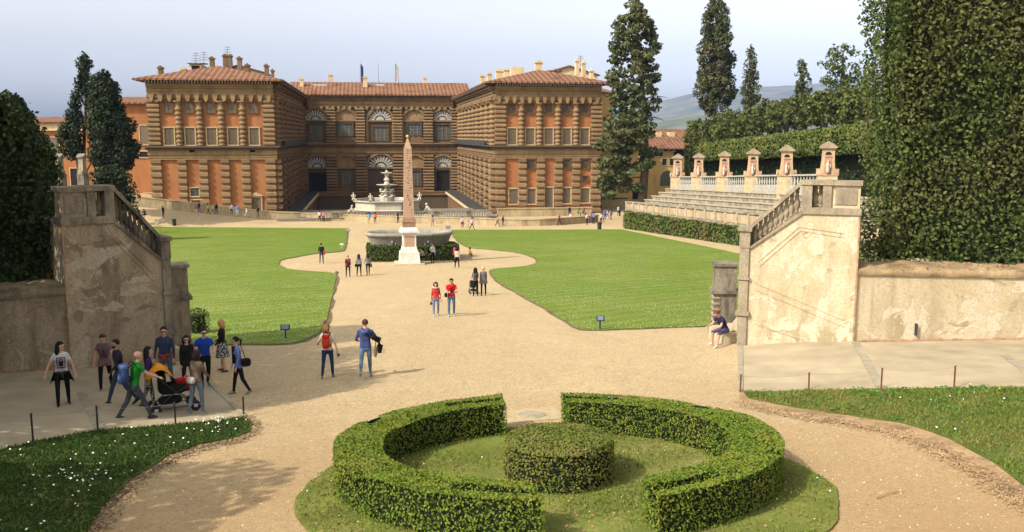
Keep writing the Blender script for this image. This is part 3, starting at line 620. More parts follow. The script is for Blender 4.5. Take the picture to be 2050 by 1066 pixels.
# ------------------------------------------------------------------ granite tub and its hedge
bx_, by_ = 3.38, 81.9; bz = zg(bx_, by_)-.45; M_tub = mk_plaster('grey_granite', (.25,.225,.18), (.31,.28,.23), (.16,.14,.115), (.48,.8), None, 2)
e = empty('stone_basin', (bx_, by_, bz), 'large oval grey granite tub behind the obelisk', 'basin')
q = MB(); n = 40; pr = [(.72,.3,0),(.76,.4,.5),(.88,.62,1.5),(.97,.84,2.35),(1.0,.95,2.55),(1.04,1.0,2.62),(1.04,1.0,2.8),(1.0,.96,2.86),(.93,.84,2.84),(.9,.8,2.6),(.7,.5,1.4),(.05,.05,1.2)]
vs = [(3.75*a*math.copysign(abs(math.cos(2*math.pi*k/n))**.8, math.cos(2*math.pi*k/n)), 2.1*(.25+.75*b)*math.copysign(abs(math.sin(2*math.pi*k/n))**.85, math.sin(2*math.pi*k/n)), z) for a, b, z in pr for k in range(n)]
q.add(vs, [(j*n+k, j*n+(k+1)%n, (j+1)*n+(k+1)%n, (j+1)*n+k) for j in range(len(pr)-1) for k in range(n)]+[tuple(range(n-1,-1,-1)), tuple((len(pr)-1)*n+k for k in range(n))]); link('tub', q.mesh('tub', smooth=True), M_tub, e)
for sx in (-1.55, 1.55):
    q = MB()
    pts = [(sx+.3*math.cos(a), -1.72-.02*math.sin(a), 2.0-.3*math.sin(a)) for a in np.linspace(0, math.pi, 9)]; q.tube(pts, .07, 6); q.ball((sx,-1.75,2.1), .13, 8); link('carved_ring', q.mesh('carved_ring'), M_tub, e)
M_hedge = leafmat('hedge_leaf', (.03,.05,.012), (.10,.13,.03), .2, .5)
mb = subdiv_box(-4.0,4.0,-3.0,3.0,0,1.28,.4,lambda v: (bx_+.25+v[0]*(1-.06*(abs(v[1])/3)**4), by_-.15+v[1]*(1-.10*(abs(v[0])/4)**4), zg(bx_, by_+v[1])+v[2]))
hedge(mb, 150, .17, M_hedge, M_core, 'low dark clipped hedge around the stone basin', 'hedge', 'low_hedge', None, .08, 1.5)
# ------------------------------------------------------------------ palace
YF, YB = 158.7, 224.6; XL0, XL1, XR0, XR1 = -35.2, -15.35, 21.43, 39.9
M_or = mk_plaster('orange_stucco', (.345,.135,.05), (.40,.175,.072), (.24,.105,.048), (.45,.8), None, .35)
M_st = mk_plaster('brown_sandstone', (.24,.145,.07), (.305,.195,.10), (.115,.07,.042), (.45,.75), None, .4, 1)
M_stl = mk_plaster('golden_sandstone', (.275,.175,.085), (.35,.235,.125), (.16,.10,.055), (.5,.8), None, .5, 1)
M_band = mk_plaster('frieze_stone', (.27,.17,.08), (.335,.225,.115), (.15,.095,.05), (.45,.8), None, .5)
M_tx = mk_tiles('roof_tiles', (.155,.07,.038), (.26,.14,.085), 'X'); M_ty = mk_tiles('roof_tiles_side', (.155,.07,.038), (.26,.14,.085), 'Y')
M_shut = mat('shutter', (.17,.13,.085), .3, 6); M_shutd = mat('dark_shutter', (.10,.075,.05), .3, 6); M_fr = mat('window_frame', (.45,.33,.18), .2, 3)
M_dk = mat('dark_opening', (.02,.017,.014), .2); M_lead = mat('lead_roof', (.05,.045,.04), .3, 1); M_fan = mat('fanlight', (.42,.40,.35), .2, 2); M_bar = mat('glazing', (.17,.145,.105), .2, 2)
M_cream = mk_plaster('cream_render', (.56,.42,.23), (.64,.52,.32), (.4,.28,.15), (.5,.8), None, .5)
gn = NT('glass'); M_glass = gn.done((.07,.08,.075), .15, gn.bump(gn.noise(.8,2), .15, .2), .6)
pal = empty('palace', (3.0, YF, -13), 'large brown and orange renaissance palace with two projecting wings and tiled roofs', 'palace')
def B(name, m, mb, par=None, sm=False):
    o = link(name, mb.mesh(name, pal.location, sm), m, par or pal)
    return o
XF = lambda px: PY(px, 290, YF).x
XB = lambda px: PY(px, 288, YB).x
ZF = lambda py: PY(990, py, YF).z
ZB = lambda py: PY(760, py, YB).z
Tf = lambda v: (v[0], YF-v[1], v[2]); Tb = lambda v: (v[0], YB-v[1], v[2])
Tr = lambda v: (XR0-v[1], v[0], v[2]); Tl = lambda v: (XL1+v[1], v[0], v[2])
ZE, ZC = 9.05, -1.78
# bodies
def shell(name, m, x0, x1, y0, y1, z0, z1): B(name, m, MB().box(x0,x1,y0,y1,z0,z1))
for x0, x1 in ((XL0, XL1), (XR0, XR1)):
    shell('front_wall', M_or, x0+.02, x1-.02, YF, YF+.5, -16, ZE-.1)
    shell('wing_body', M_st, x0, x1, YF+.5, YB+14, -19.5, ZE-.1)
shell('court_wall', M_st, XL1, XR0, YB, YB+14, -19.5, ZB(192))
def bulge_col(T, a, z0, z1, r, nb, m, sm=True):
    h = (z1-z0); pr = [(r*1.15, z0), (r*1.15, z0+.03*h), (r*.95, z0+.05*h)]; zz0, zz1 = z0+.06*h, z1-.12*h; s = (zz1-zz0)/nb
    for k in range(nb):
        b = zz0+k*s; pr += [(r*.8, b), (r*1.12, b+.12*s), (r*1.22, b+.38*s), (r*1.12, b+.64*s), (r*.8, b+.74*s)]
    pr += [(r*.85, z1-.10*h), (r*1.2, z1-.02*h), (r*1.25, z1)]
    mb = MB(); mb.lathe(a, .12, pr, 12, T); mb.box(a-r*1.3, a+r*1.3, 0, r*1.5, z1-.03*h, z1, T); return mb
def block_pil(T, a, z0, z1, w, nb, d=.35, deep=.6, cap=True):
    mb = MB(); mb.box(a-w*.40, a+w*.40, 0, d, z0, z1, T); s = (z1-z0)*(.93 if cap else 1)/nb
    TT = lambda v: T((v[0], -v[1], v[2]))
    for k in range(nb):
        j = random.uniform(-.03,.03); mb.cbox(a-w/2+j, a+w/2+j, -deep, 0, z0+k*s+.12*s, z0+k*s+.80*s, TT, .12)
    if cap: mb.box(a-w*.5, a+w*.5, 0, deep, z1-.05*(z1-z0), z1-.03*(z1-z0), T); mb.box(a-w*.46, a+w*.46, 0, deep*.9, z1-.03*(z1-z0), z1-.002, T)
    return mb
def window(T, a, z0, z1, w, mp, kind='window', fr=.16, mf=None, bars=0, out=0.0, ped=False):
    mb = MB(); f = fr
    mb.box(a-w/2-f, a-w/2, out, out+.2, z0, z1, T); mb.box(a+w/2, a+w/2+f, out, out+.2, z0, z1, T); mb.box(a-w/2-f*1.3, a+w/2+f*1.3, out, out+.24, z1, z1+f, T); mb.box(a-w/2-f*1.3, a+w/2+f*1.3, out, out+.28, z0-f, z0, T)
    if ped: mb.prism([(a-w/2-.5, z1+f+.05), (a+w/2+.5, z1+f+.05), (a, z1+f+.7)], out, out+.35, T)
    o = B('window', mf or M_fr, mb)
    mb = MB(); mb.box(a-w/2, a+w/2, out-.02, out+.06, z0, z1, T)
    if mp in (M_shut, M_shutd):
        n = max(4, int((z1-z0)/.22))
        for k in range(n):
            for sx in (-1, 1): mb.box(a+sx*w*.25-w*.20, a+sx*w*.25+w*.20, out+.06, out+.10, z0+(z1-z0)*(k+.1)/n, z0+(z1-z0)*(k+.62)/n, T)
        mb.box(a-.03, a+.03, out+.06, out+.13, z0, z1, T)
        B('shutter', mp, mb, o)
    else:
        B('pane', mp, mb, o)
        if bars:
            mb = MB(); mb.box(a-.04,a+.04,out+.06,out+.12,z0,z1,T)
            for k in range(1, bars): mb.box(a-w/2,a+w/2,out+.062,out+.10,z0+(z1-z0)*k/bars-.03,z0+(z1-z0)*k/bars+.03,T)
            B('glazing_bar', M_bar, mb, o)
    return o
def entab(T, a0, a1, ext=0, m=M_band):
    """cornice between the floors and the upper frieze with corbels"""
    mb = MB(); e = ext
    mb.box(a0-.9*e, a1+.9*e, 0, 1.15, ZC-.15, ZC+.12, T); mb.box(a0-.6*e, a1+.6*e, 0, .8, ZC-.5, ZC-.152, T)
    B('cornice', M_lead if ext == 0 else M_shutd, mb)
    mb = MB(); mb.box(a0-.3*e, a1+.3*e, 0, .42, -2.9, ZC-.502, T); mb.box(a0-.35*e, a1+.35*e, 0, .55, -3.1, -2.902, T); mb.box(a0-.25*e, a1+.25*e, 0, .36, -3.9, -3.102, T); mb.box(a0-.3*e, a1+.3*e, 0, .46, -3.55, -3.42, T); B('frieze', m, mb)
def top_entab(T, a0, a1, z0, z1, zt, m=M_band, nb=14):
    mb = MB(); mb.box(a0, a1, 0, .45, z1, zt-1.2, T); mb.box(a0, a1, 0, .62, z1+.5, z1+.66, T); mb.box(a0, a1, 0, .8, zt-1.4, zt-1.1, T); mb.box(a0, a1, 0, 1.1, zt-1.098, zt-.75, T)
    B('frieze', m, mb)
    mb = MB(); s = (a1-a0)/nb
    for k in range(nb):
        a = a0+s*(k+.5); mb.prism([(a-s*.30, z1), (a+s*.30, z1), (a+s*.18, z0+.15), (a, z0-.1), (a-s*.18, z0+.15)], 0, .75, T)
    mb.box(a0, a1, 0, .3, z0+.45, z1, T); B('corbel_band', m, mb)
    mb = MB(); n = nb*3; s = (a1-a0)/n
    for k in range(n): mb.box(a0+s*(k+.25), a0+s*(k+.7), 0, 1.75, zt-.72, zt-.35, T)
    B('eaves_bracket', M_shutd, mb)
for side, cols, lows, wins, crn in (('l', (361,403,446,488), (363,406,449,491), (340,382,425,467,510), (311,540)), ('r', (1044,1080,1117,1153), (1045,1082,1118,1153), (1025,1061,1098,1134,1170), (1001,1193))):
    x0, x1 = (XL0, XL1) if side == 'l' else (XR0, XR1)
    for px in cols: B('column', M_stl, bulge_col(Tf, XF(px), ZC+.12, 5.6, .52, 8, M_stl), None, True)
    for px in lows: B('pilaster', M_stl, block_pil(Tf, XF(px), -14.6, -3.9, 1.45, 9))
    for px in crn:
        B('pilaster', M_stl, block_pil(Tf, XF(px), ZC+.12, 6.5, 1.95, 10)); B('pilaster', M_stl, block_pil(Tf, XF(px), -14.6, -3.9, 1.75, 9))
    for px in wins:
        window(Tf, XF(px), 3.75, 5.35, 1.3, M_shutd if side == 'r' else M_shut, fr=.12, mf=M_st); window(Tf, XF(px), -1.5, 1.25, 1.45, M_shut, fr=.2)
    entab(Tf, x0, x1, 1); top_entab(Tf, x0, x1, 5.5, 6.6, ZE)
window(Tf, XF(386), ZF(387), ZF(372), 1.35, M_glass, fr=.2, bars=3); window(Tf, XF(388), ZF(408), ZF(395), 1.5, M_shut, fr=.2); window(Tf, XF(509), ZF(424), ZF(391), 1.5, M_shut, fr=.2, ped=True)
window(Tf, XF(385), -2.75, -2.2, .9, M_dk, fr=.1, out=.43, mf=M_band); window(Tf, XF(506), -2.75, -2.2, .9, M_dk, fr=.1, out=.43, mf=M_band)
for px, y0, y1, w_ in ((1028,409,379,1.5),(1064,409,379,1.45),(1099,418,377,1.4),(1134,409,378,1.5),(1172,408,379,1.5)): window(Tf, XF(px), ZF(y0), ZF(y1), w_, M_shut, fr=.2)
for px, y0, y1, w_ in ((1063,338,321,1.3),(1135,338,321,1.3),(1172,338,321,1.1),(1172,364,354,.8)): window(Tf, XF(px), ZF(y0), ZF(y1), w_, M_shutd, fr=.12, mf=M_st)
# inner faces of the wings: rusticated columns and blocks
for T, nm in ((Tr, 'r'), (Tl, 'l')):
    ms = M_stl if nm == 'r' else M_st  # sunlit right face in paler stone, shaded left browner: light put into colour
    n = 9; s = (YB-1.0-YF)/n
    for k in range(n):
        a = YF+1.1+s*k
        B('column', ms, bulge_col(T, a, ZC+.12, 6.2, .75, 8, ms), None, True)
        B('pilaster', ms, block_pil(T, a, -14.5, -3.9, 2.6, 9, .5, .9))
        if k < n-1:
            mb = MB(); c = a+s/2; TT = lambda v, T=T: T((v[0], -v[1], v[2]))
            for zz0, zz1, nr in ((-14, -4, 12), (ZC+.3, 5.4, 8)):
                mb = MB()
                hh = (zz1-zz0)/nr
                for j in range(nr):
                    for q in range(2):
                        o = s*.28*(q-.5)+(.4 if j % 2 else -.4)
                        if abs(o) < s*.33: mb.cbox(c+o-.75, c+o+.75, -.35, 0, zz0+hh*j+.1, zz0+hh*(j+.8), TT, .12)
                B('rustication', ms, mb)
            pass
            if k % 2 == 1: window(T, c, -1.2, 3.2, 1.6, M_dk, fr=.3, mf=ms, out=.2)
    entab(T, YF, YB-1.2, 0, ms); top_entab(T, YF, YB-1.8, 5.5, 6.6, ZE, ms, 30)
    mb = MB(); mb.box(YF+6, YB-1.3, 1.0, 1.12, ZC+.122, ZC+.95, T); B('balcony_rail', M_lead, mb)
# court back wall
zc_ = ZB(287); zbase = -13.6
def entab_b():
    mb = MB(); mb.box(XL1,XR0,0,1.6,zc_-.25,zc_+.05,Tb); mb.box(XL1,XR0,0,1.1,zc_-.7,zc_-.252,Tb); B('cornice', M_stl, mb)
    mb = MB(); mb.box(XL1,XR0,0,.5,ZB(304),zc_-.702,Tb); mb.box(XL1,XR0,0,.7,ZB(306),ZB(304)-.002,Tb); mb.box(XL1,XR0,0,.4,ZB(311),ZB(306)-.002,Tb); B('frieze', M_band, mb)
entab_b()
ze = ZB(190); top_entab(Tb, XL1+1.2, XR0-1.2, ZB(220), ZB(214), ze, M_band, 26)
for px in (663,722,796,857,912,606):
    a = XB(px); w_ = 2.3 if px != 606 else 2.0
    B('pilaster', M_stl, block_pil(Tb, a, zc_+.06, ZB(217), w_, 11, .6, 1.05)); B('pilaster', M_stl, block_pil(Tb, a, zbase, ZB(311), w_+.3, 12, .7, 1.2))
def arch_win(px, zb0, zs, zt, w, lun, mp, rect=None, hollow=0):
    """arched bay: archivolt ring, lunette, rectangular opening below"""
    a = XB(px); n = 14; r = w/2; zc = zs
    mb = MB(); ring = [(a+math.cos(t)*(r+.55), zc+math.sin(t)*(r+.55)) for t in np.linspace(0, math.pi, n)]; inn = [(a+math.cos(t)*r, zc+math.sin(t)*r) for t in np.linspace(0, math.pi, n)]
    for k in range(n-1): mb.prism([ring[k], ring[k+1], inn[k+1], inn[k]], 0, .55, Tb)
    mb.box(a-r-.55, a-r, 0, .5, zb0, zc, Tb); mb.box(a+r, a+r+.55, 0, .5, zb0, zc, Tb); mb.box(a-r-.7, a+r+.7, 0, .58, zc-.22, zc+.1, Tb)
    o = B('arched_window', M_stl, mb)
    mb = MB(); mb.prism([(a+math.cos(t)*r, zc+.1+math.sin(t)*(r-.1)) for t in np.linspace(0, math.pi, n)], .02, .12, Tb); B('lunette', M_dk if lun else M_band, mb, o)
    if lun:
        mb = MB()
        for t in np.linspace(0.12, math.pi-.12, 11):
            mb.prism([(a+math.cos(t-.09)*r*.95, zc+.12+math.sin(t-.09)*r*.9), (a+math.cos(t+.09)*r*.95, zc+.12+math.sin(t+.09)*r*.9), (a+math.cos(t+.12)*r*.45, zc+.12+math.sin(t+.12)*r*.4), (a+math.cos(t-.12)*r*.45, zc+.12+math.sin(t-.12)*r*.4)], .12, .2, Tb)
        mb.prism([(a+math.cos(t)*r*.35, zc+.15+math.sin(t)*r*.3) for t in np.linspace(0, math.pi, 9)], .12, .19, Tb); B('fanlight', M_fan, mb, o)
    x, z0, z1, ww = rect; mb = MB(); mb.box(a+x-ww/2-.35, a+x-ww/2, 0, .4, z0, z1, Tb); mb.box(a+x+ww/2, a+x+ww/2+.35, 0, .4, z0, z1, Tb); mb.box(a+x-ww/2-.4, a+x+ww/2+.4, 0, .45, z1, z1+.35, Tb); B('frame', M_shutd, mb, o)
    mb = MB(); mb.box(a+x-ww/2, a+x+ww/2, .02, .14, z0, z1, Tb); B('pane', mp, mb, o)
    if mp is M_glass:
        mb = MB(); mb.box(a+x-.07,a+x+.07,.14,.22,z0,z1,Tb)
        for k in (1,2,3): mb.box(a+x-ww/2,a+x+ww/2,.14,.2,z0+(z1-z0)*k/4-.05,z0+(z1-z0)*k/4+.05,Tb)
        for sx in (-.28,.28): mb.box(a+x+sx*ww-.12,a+x+sx*ww+.12,.142,.17,z0+.1,z1-.3,Tb)
        B('glazing_bar', M_bar, mb, o)
u = zc_+.06
for px, w_, lun, mp, y0, y1, ww in ((633.5,5.2,1,M_glass,281,250,3.4),(692,5.0,0,M_glass,273,248,3.2),(761.7,5.6,1,M_glass,283,254,3.4),(829,5.0,0,M_glass,272,248,3.0),(886,5.0,1,M_glass,281,250,3.4)):
    arch_win(px, u, ZB(242), 0, w_, lun, mp, (0, max(u+.05, ZB(y0)), ZB(y1), ww))
for px, w_, lun, mp, y0, y1, ww in ((634,5.4,1,M_dk,382,345,4.0),(692.5,5.6,0,M_glass,373,343,2.6),(761.7,6.2,1,M_shutd,384,338,6.0),(829,5.6,0,M_glass,373,343,2.6),(886,5.4,1,M_dk,382,342,3.2)):
    arch_win(px, zbase, ZB(336), 0, w_, lun, mp, (0, ZB(y0), ZB(y1), ww))
mb = MB(); a = XB(891); mb.box(a+1.6,a+2.0,.6,.75,ZB(383),ZB(341),Tb); B('open_door_leaf', M_cream, mb)
# ledge round the sunken court
mb = MB(); mb.box(XL1,XR0,0,3.0,-14.1,-13.45,Tb); mb.box(XL1,XR0,2.6,3.1,-13.448,-13.2,Tb); B('terrace_ledge', M_st, mb)
mb = MB(); mb.box(XL1,XR0,0,2.7,-19.5,-14.102,Tb); B('court_base_wall', M_shutd, mb)  # sunken court's shade put into this wall's dark colour
for T in (Tr, Tl):
    mb = MB(); mb.box(YF+4,YB-3.2,1.0,3.3,-13.8,-12.9,T); B('terrace_ledge', M_lead, mb); mb = MB(); mb.box(YF+4,YB-3.2,1.02,3.0,-19.5,-13.802,T); B('court_base_wall', M_st, mb)
    mb = MB(); mb.box(YF+4,YB-3.2,3.3,3.6,-13.7,-13.3,T); B('coping', M_cream, mb)
# roofs
def hip(name, m, x0, x1, y0, y1, z, zr, hipf=11.0, th=.28):
    xc = (x0+x1)/2; mb = MB(); v = [(x0,y0,z),(x1,y0,z),(x1,y1,z),(x0,y1,z),(xc,y0+hipf,zr),(xc,y1,zr)]
    mb.add(v, [(0,1,4),(1,2,5,4),(3,0,4,5)]); mb.add([(x0,y0,z),(x1,y0,z),(x1,y1,z),(x0,y1,z),(x0,y0,z-th),(x1,y0,z-th),(x1,y1,z-th),(x0,y1,z-th)], [(0,1,5,4),(1,2,6,5),(3,0,4,7),(4,5,6,7)]); return B(name, m, mb)
rl = hip('roof', M_tx, XL0-1.8, XL1+1.8, YF-1.8, YB+16, ZE, 11.9); rr = hip('roof', M_tx, XR0-1.8, XR1+1.8, YF-1.8, YB+16, ZE, 11.8)
mb = MB(); zr = ZB(165.5)*1.035; mb.add([(XL1-3,YB-1.9,ze),(XR0+3,YB-1.9,ze),(XR0+3,YB+8,zr),(XL1-3,YB+8,zr),(XR0+3,YB+18,ze),(XL1-3,YB+18,ze)], [(0,1,2,3),(3,2,4,5)]); mb.box(XL1-3,XR0+3,YB-1.88,YB+17,ze-.3,ze-.02); rc = B('roof', M_tx, mb)
n_ = NT('ridge'); 
def ch(px, y0, y1, Y, wpx, m=M_cream, cap=True, par=None, d=1.0):
    a = PY(px-wpx/2, (y0+y1)/2, Y).x; b = PY(px+wpx/2, (y0+y1)/2, Y).x; z0 = PY(px, y1, Y).z; z1 = PY(px, y0, Y).z; mb = MB(); mb.box(a,b,Y-d/2,Y+d/2,z0-1.0,z1)
    if cap: mb.box(a-.15,b+.15,Y-d/2-.15,Y+d/2+.15,z1+.002,z1+.2); mb.prism([(a-.1,z1+.2),(b+.1,z1+.2),((a+b)/2,z1+.55)],Y-d/2-.1,Y+d/2+.1)
    return B('chimney', m, mb, par)
for a_ in ((322,138,150,172,9),(368,140,152,172,8),(425,119,140,185,9),(452,114,136,185,10),(462,114,136,185,6),(480,119,142,182,9),(496,133,146,180,9),(534,134,150,178,8),(546,144,152,178,5)): ch(*a_, m=M_cream if a_[0] in (368,) else M_st, par=rl)
for a_ in ((604,160,172,229,7),(662,152,166,234,8),(731,157,174,229,9),(851,158,170,233,7)): ch(*a_, m=M_cream, par=rc)
for a_ in ((1155,124,140,176,7),(1168,128,144,174,7),(1184,144,158,170,7),(1078,127,142,180,14)): ch(*a_, m=M_cream, par=rr)
for a_ in ((966,154,164,200,9),(980,150,162,195,8),(1000,144,158,190,15),(1035,135,155,184,26),(1014,142,155,186,10)): ch(*a_, m=M_cream, cap=a_[0] != 1035, par=rr)
def dormer(px, y0, y1, Y, wpx, par, mp):
    a = PY(px-wpx/2, y1, Y).x; b = PY(px+wpx/2, y1, Y).x; z0, z1 = PY(px,y1,Y).z, PY(px,y0,Y).z; mb = MB(); mb.box(a,b,Y,Y+5,z0-1,z1); o = B('dormer', M_cream, mb)
    mb = MB(); mb.add([(a-.3,Y-.4,z1+.02),(b+.3,Y-.4,z1+.02),(b+.3,Y+5,z1+.3),(a-.3,Y+5,z1+.3),(a-.3,Y-.4,z1+.2),(b+.3,Y-.4,z1+.2),(b+.3,Y+5,z1+.5),(a-.3,Y+5,z1+.5)], [(0,1,2,3),(4,5,6,7),(0,1,5,4),(1,2,6,5),(2,3,7,6),(3,0,4,7)]); B('dormer_roof', M_tx, mb, o)
    mb = MB(); mb.box(a+.35,b-.35,Y-.08,Y+.05,z0+.2,z1-.25); B('pane', mp, mb, o)
dormer(392,129,149,166,24,rl,M_dk); dormer(1116,143,160,166,16,rr,M_glass)
# small gabled attics behind
def attic(px0, px1, y0, y1, yr, Y):
    a = PY(px0,y1,Y).x; b = PY(px1,y1,Y).x; z0,z1,zr_ = PY(px0,y1,Y).z-1.5, PY(px0,y0,Y).z, PY(px0,yr,Y).z; c = (a+b)/2
    mb = MB(); mb.prism([(a,z0),(b,z0),(b,z1),(c,zr_),(a,z1)],Y,Y+8); o = B('attic', M_cream, mb)
    mb = MB(); mb.prism([(a-.5,z1-.1),(c,zr_),(b+.5,z1-.1),(b+.5,z1+.1),(c,zr_+.25),(a-.5,z1+.1)],Y-.4,Y+8.4); B('attic_roof', M_ty, mb, o)
attic(1082,1196,150,158,133,182); attic(425,530,146,152,132,186); attic(360,385,146,152,142,176)
def antenna(px, y0, y1, Y):
    p0 = PY(px,y1,Y); p1 = PY(px,y0,Y); mb = MB(); mb.tube([p0-Vector((0,0,.6)),p1],.05,5)
    for k in range(4): z = p1.z-.1-k*.45; l = .5+.12*k; mb.tube([(p1.x-l,p1.y,z),(p1.x+l,p1.y,z)],.035,4)
    B('antenna', M_shutd, mb)
antenna(392,106,135,180); antenna(408,104,136,180); antenna(455,94,114,185); antenna(1162,112,128,176)
for px, c_, c2 in ((721,'navy',(.02,.03,.12)),(757,None,None),(791,'tricolour',(.5,.03,.03))):
    p0 = PY(px,168,232); p1 = PY(px,127,232); mb = MB(); mb.tube([p0-Vector((0,0,1)),p1],[.12,.07],6); fp = B('flagpole', mat('pole_metal',(.3,.3,.32)), mb)
    if c2:
        for k in range(3):
            cc = c2 if px == 721 else ((.04,.25,.08),(.7,.7,.68),(.55,.04,.04))[k]
            mb = MB(); zt = p1.z-.2; pts = 5
            for j in range(5):
                x = p1.x+.12+.2*k+.22*0; mb.box(x, x+.2, p1.y-.05+.08*math.sin(j+k), p1.y+.06+.08*math.sin(j+k), zt-(j+1)*.85-.3*k, zt-j*.85-.3*k)
            B('flag', mat('flag_%d_%d' % (px, k), cc), mb, fp)
mb = MB()
for px in (640,756): a = PY(px,170,230); mb.box(a.x-1.6,a.x+1.6,a.y-.5,a.y+.5,a.z-.3,a.z+.1)
B('skylight', mat('skylight',(.4,.42,.42)), mb, rc)
# ------------------------------------------------------------------ other buildings
def house(name, label, x0, x1, y, dep, z0, z1, m, roofm, zr=None, over=.8):
    e = empty(name, ((x0+x1)/2, y, z0), label, 'building'); P_ = lambda nm, mm, mb, par=None: link(nm, mb.mesh(nm, e.location), mm, par or e)
    P_('wall', m, MB().box(x0,x1,y,y+dep,z0,z1)); mb = MB(); zr = zr or z1+3
    mb.add([(x0-over,y-over,z1),(x1+over,y-over,z1),(x1+over,y+dep/2,zr),(x0-over,y+dep/2,zr),(x1+over,y+dep+over,z1),(x0-over,y+dep+over,z1)],[(0,1,2,3),(3,2,4,5),(0,3,5),(1,4,2)]); mb.box(x0-over,x1+over,y-over+.02,y+dep,z1-.25,z1-.03)
    P_('roof', roofm, mb); return e, P_
def hwin(P_, x, y, z0, z1, w, mp=M_shut):
    mb = MB(); mb.box(x-w/2-.18,x+w/2+.18,y-.16,y,z0-.2,z0); mb.box(x-w/2-.18,x+w/2+.18,y-.16,y,z1,z1+.2); mb.box(x-w/2-.18,x-w/2,y-.14,y,z0,z1); mb.box(x+w/2,x+w/2+.18,y-.14,y,z0,z1); o = P_('window', M_fr, mb)
    P_('shutter' if mp is M_shut else 'pane', mp, MB().box(x-w/2,x+w/2,y-.06,y+.02,z0,z1), o)
YA = 176
xa = lambda px: PY(px,280,YA).x; za = lambda py: PY(270,py,YA).z
e, P_ = house('orange_building', 'plain orange stucco block joined to the left side of the palace', xa(232), xa(302), YA, 20, -14, za(206), M_or, M_tx, za(190), .9)
for px, y0, y1, w_ in ((291,289,252,1.7),(290,315,304,2.0),(294,402,388,1.8)): hwin(P_, xa(px), YA, za(y0), za(y1), w_, M_dk if y0 == 315 else M_shut)
YA2 = 190; xa2 = lambda px: PY(px,280,YA2).x; za2 = lambda py: PY(110,py,YA2).z
e, P_ = house('orange_building', 'low orange building with cream cornice behind the dark cypresses', xa2(20), xa2(236), YA2, 16, -14, za2(245), M_or, M_tx, za2(233), 1.0)
P_('cornice', M_cream, MB().box(xa2(20)-.3,xa2(236),YA2-.5,YA2,za2(262),za2(247)))
for px in (104,150,200): hwin(P_, xa2(px), YA2, za2(312), za2(276), 2.4); hwin(P_, xa2(px), YA2, za2(372), za2(338), 2.4, M_dk)
M_yel2 = mk_plaster('ochre_render', (.50,.31,.10), (.58,.38,.15), (.36,.2,.07), (.5,.8), None, .4)
YH = 205; xh = lambda px: PY(px,320,YH).x; zh = lambda py: PY(1350,py,YH).z
e, P_ = house('yellow_house', 'ochre house with red tiled roof and loggia beyond the tall conifer', xh(1300), xh(1418), YH, 22, -14, zh(297), M_yel2, M_tx, zh(258), 1.2)
for px, y0, y1, w_ in ((1313,313,299,3.2),(1331,303,297,1.2),(1345,303,297,1.2),(1362,313,299,3.4),(1330,331,318,1.1),(1345,331,318,1.1),(1362,341,318,1.0)): hwin(P_, xh(px), YH, zh(y0), zh(y1), w_, M_dk)
mb = MB(); a = xh(1337); mb.prism([(a-1.7,zh(372)),(a+1.7,zh(372))]+[(a+1.7*math.cos(t),zh(357)+1.7*math.sin(t)) for t in np.linspace(0,math.pi,10)],YH-.1,YH+.1); P_('arched_opening', M_glass, mb)
for px in (1317,1343):
    a = PY(px,272,212); P_('chimney', M_cream, MB().box(a.x-.7,a.x+.7,211,213,PY(px,285,212).z,PY(px,265,212).z))
YW = 186; xw = lambda px: PY(px,320,YW).x; zw = lambda py: PY(1250,py,YW).z
e, P_ = house('ochre_building', 'ochre rear building with dark doorway half hidden by the conifer', xw(1206), xw(1305), YW, 14, -14, zw(300), M_yel2, M_tx, zw(286), .6)
hwin(P_, xw(1276), YW, zw(400), zw(374), 1.9, M_dk); hwin(P_, xw(1240), YW, zw(350), zw(330), 1.4)
e, P_ = house('ochre_building', 'tall ochre gable rising behind the right end of the palace', PY(1190,250,188).x, PY(1226,250,188).x, 188.2, 20, -14, PY(1210,185,188).z, M_yel2, M_tx, PY(1210,172,188).z, .5)
hwin(P_, PY(1217,250,188).x, 188.2, 0, 2.4, 1.2)
M_kh = mat('khaki_wall', (.30,.24,.13), .2, 1)
def box_thing(name, label, cat, m, *bx, capm=None):
    e = empty(name, ((bx[0]+bx[1])/2, (bx[2]+bx[3])/2, bx[4]), label, cat); link('wall', MB().box(*bx).mesh('wall', e.location), m, e)
    b = bx; link('coping', MB().box(b[0]-.1,b[1]+.1,b[2]-.1,b[3]+.1,b[5]+.002,b[5]+.18).mesh('coping', e.location), capm or m, e); return e
a = PY(1204,400,166).x; b = PY(1256,400,166).x
box_thing('yard_wall', 'khaki yard wall between the palace and the stone seats', 'wall', M_kh, a, b, 166, 166.6, -14, PY(1230,399,166).z, capm=M_lead)
